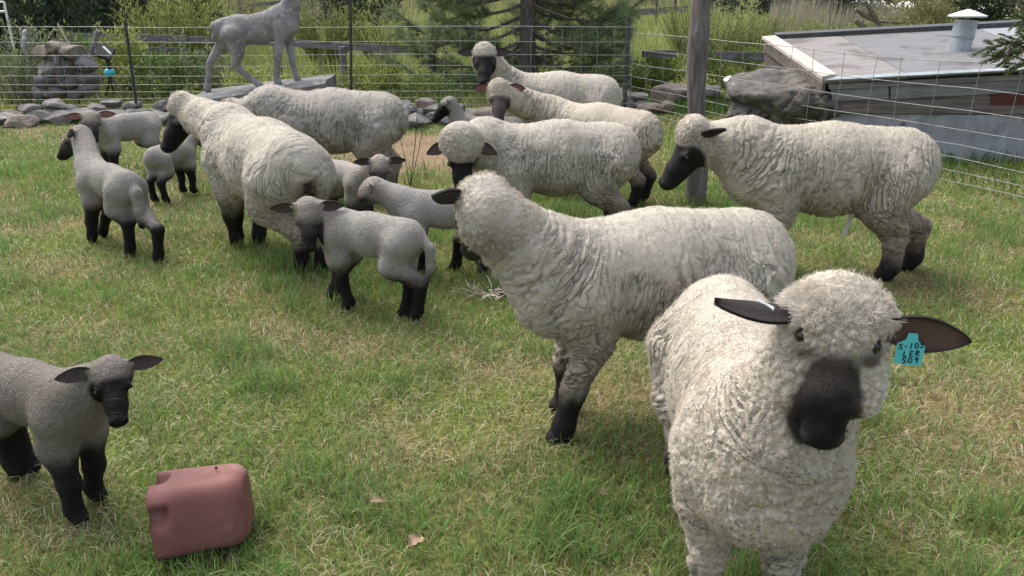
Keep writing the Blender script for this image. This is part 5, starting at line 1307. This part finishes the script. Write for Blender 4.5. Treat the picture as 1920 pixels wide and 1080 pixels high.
lamb_3 = animal('lamb', -2.50, 5.75, 75, 'lamb seen from behind, head hidden by the black face of a sheep', GL, s=.86, seed=35, h=.008, nfib=10000, name='lamb', face='lamb',
    yaw=20, pitch=-50, P=(.30, -.02, .42), fl=.006, wool=(0.356, 0.336, 0.308), leg_dark=0.24)
lamb_4 = animal('lamb', -1.05, 4.9, 318, 'pale lamb between two sheep with its face to us', GL, s=.93, seed=36, h=.007, nfib=12000, name='lamb', face='lamb',
    P=('y', 712, 305, 4.72), yaw=281, pitch=-52, fl=.006, wool=(0.415, 0.391, 0.359), leg_dark=0.22)
lamb_5 = animal('lamb', -.37, 4.05, 180, 'lamb with lowered head and only its rear ear visible, behind the standing lamb', GL, s=1.0, seed=37, h=.0065, nfib=16000, name='lamb', face='lamb',
    P=('px', 700, 350, 0), yaw=190, pitch=-48, feet=[('g', 805, 505), None, ('g', 852, 508), None], fl=.006, wool=(0.361, 0.339, 0.312), leg_dark=0.24)
lamb_7 = animal('lamb', -.20, 6.5, 180, 'lamb at the back in profile with a black face, half hidden by the red-tagged sheep', GL, s=1.0, seed=38, h=.009, nfib=10000, name='lamb', face='lambdark',
    P=('px', 842, 192, 0), yaw=185, pitch=-42, fl=.006, wool=(0.306, 0.287, 0.264), leg_dark=0.22)
import sys
for r in REPORT: print('REP', *r); 
sys.stdout.flush()
# ================================================================== tags and small things
def lettering(o, p0, ax, dn, nr, length, width, rows, parent):
    """hand-written strokes raised off the tag by a hair"""
    GL_ = {'S': [[(.9, .15), (.5, 0), (.1, .2), (.3, .45), (.75, .6), (.8, .85), (.4, 1), (.05, .88)]], '-': [[(.2, .5), (.7, .5)]], '1': [[(.5, 0), (.42, 1)]], '0': [[(.5, 0), (.15, .3), (.15, .75), (.5, 1), (.85, .7), (.85, .3), (.5, 0)]],
           '5': [[(.85, 0), (.25, 0), (.2, .42), (.6, .4), (.85, .65), (.7, .95), (.15, 1)]], 'L': [[(.2, 0), (.2, 1), (.85, 1)]], 'E': [[(.85, 0), (.2, 0), (.2, 1), (.85, 1)], [(.2, .5), (.7, .5)]], 'R': [[(.2, 1), (.2, 0), (.7, .05), (.8, .3), (.2, .5), (.85, 1)]],
           '9': [[(.8, .3), (.5, .5), (.2, .3), (.45, 0), (.8, .15), (.8, .4), (.6, 1)]]}
    m = MB(); z = nr * .0016
    for txt, y0, hh, x0, cw in rows:
        for i, ch in enumerate(txt):
            for st in GL_[ch]:
                P = [p0 + ax * ((x0 + (i + gx * .82) * cw) * width) + dn * ((y0 + gy * hh - .03 * i) * length) + z for gx, gy in st]
                for a, b_ in zip(P[:-1], P[1:]): m.beam(a, b_ + (b_ - a) * .08, width * .038, .0006, nr)
    m.obj('lettering', M_ink, parent)
o, p0, ax, dn, nr = ear_tag(sheep_F, 0, .30, M_tag, .063, .047, hang=(-.02, .0, -1.0))
TAG_DBG = (p0, ax, dn, nr)
sgn = 1 if (np.array(sheep_F['root'].matrix_basis.to_3x3()) @ ax)[0] > 0 else -1
cam_l = np.array(sheep_F['root'].matrix_basis.inverted() @ Vector((0, 0, CAM_H)))
if nr @ (cam_l - p0) < 0: nr = -nr
lettering(o, p0, ax * sgn, dn, nr, .063, .047, [('S-105', .36, .17, -.42, .18), ('LER', .58, .16, -.22, .21), ('509', .79, .17, -.22, .21)], o)
ear_tag(sheep_F, 1, .38, M_tagw, .024, .045, hang=(0, .1, .9))
ear_tag(sheep_B, 0, .28, M_tagr, .06, .05)
ear_tag(sheep_G, 0, .25, M_tagw, .035, .04, back=True, hang=(.3, .3, -.5))
ear_tag(sheep_E, 0, .45, M_tagw, .03, .035, back=True, hang=(.6, 0, .6))
# wisp of wool hanging at the belly of the sheep by the post
def wloc(root, p): return np.array(root.matrix_basis.inverted() @ Vector(p))
m = MB(); r = np.random.default_rng(3)
for k in range(5):
    a = aty(1592 + k * 4, 384, 4.1); b_ = aty(1590 - k * 2, 420 + 4 * k, 4.1); c_ = aty(1580 - k * 1.5 + 5, 440 + k, 4.1)
    m.tube([wloc(sheep_D['root'], q) for q in (a, a * .5 + b_ * .5 + [.01, 0, 0], b_, c_)], [.004, .006, .008, .003], 5)
m.obj('wool_wisp', M_white, sheep_D['root'])
# dead leaf, twigs, weed stems, cord
def dead_leaf(u, v_, L, rz, lab):
    vs = []; q = []; nu, nv = 9, 5
    for i in range(nu):
        t = i / (nu - 1)
        for j in range(nv):
            s_ = -1 + 2 * j / (nv - 1); wd = .32 * math.sin(math.pi * min(1, t * .95 + .03)) ** .7 * (1 + .25 * math.sin(t * 19)); vs.append([L * (t - .5), s_ * wd * L, .012 + .25 * L * s_ * s_ * .5 + .1 * L * math.sin(t * 4)])
    for i in range(nu - 1):
        for j in range(nv - 1): a = i * nv + j; q.append([a, a + nv, a + nv + 1, a + 1])
    o = link('dead_leaf', np_mesh('dead_leaf', np.array(vs), np.array(q), mat_noise('dead_leaf', (.22, .15, .09), (.36, .27, .18), 40, .8, .3)), None, label=lab, cat='leaf'); o.location = gnd(u, v_, .03); o.rotation_euler = (.2, .15, rz)
dead_leaf(777, 1022, .065, 1.2, 'curled tan dead leaf on the grass at the bottom edge')
dead_leaf(1128, 930, .045, .2, 'small brown dead leaf in the middle foreground grass')
dead_leaf(704, 945, .05, .6, 'dark dead leaf on the grass right of the bucket')
def stick(name, pts, rad, lab, cat, mat):
    m = MB(); m.tube(pts, rad, 5); return m.obj(name, mat, None, smooth=True, label=lab, cat=cat)
stick('stick', [gnd(245, 219, .03), gnd(290, 218, .04), gnd(330, 217, .03)], .013, 'thin dark stick lying before the stone edging on the left', 'stick', M_bark)
stick('stick', [gnd(3, 239, .03), gnd(16, 237, .045), gnd(27, 238, .03)], [.012, .02, .01], 'short dark stick on the worn ground at the far left', 'stick', M_bark)
stick('cord', [gnd(889, 462, .06), gnd(893, 490, .10), gnd(908, 515, .06), gnd(925, 540, .03), gnd(950, 556, .02)], .008, 'black cord lying in the grass under the middle sheep', 'cord', M_black)
wd_ = empty('uprooted_weed', gnd(905, 560), label='pale tangle of uprooted weed roots in front of the middle sheep', cat='weed'); WO = np.array(wd_.location); r = np.random.default_rng(8); m = MB()
for k in range(26):
    a = np.array([r.normal(0, .03), r.normal(0, .03), .03]); e = a + np.array([r.normal(0, .09), r.normal(0, .07), r.uniform(-.02, .05)]); m.tube([a, (a + e) / 2 + r.normal(0, .02, 3), e], [.003, .0028, .0015], 3, False)
m.obj('root', mat_noise('dry_root', (.35, .30, .22), (.62, .56, .46), 30, .9, .2), wd_)
for i, (u, v_, tops, lab) in enumerate([(768, 352, [(785, 172), (752, 268), (797, 215)], 'thin bare weed stem beside the muddy legs of the shaggy sheep')]):
    g0 = gnd(u, v_); wr = empty('dry_weed', g0, label=lab, cat='weed')
    for tu in tops: e = aty(*tu, g0[1]) - g0; m = MB(); m.tube([(0, 0, 0), e * .5 + [.01, 0, 0], e], [.004, .003, .002], 4); m.obj('stem', M_twig, wr)
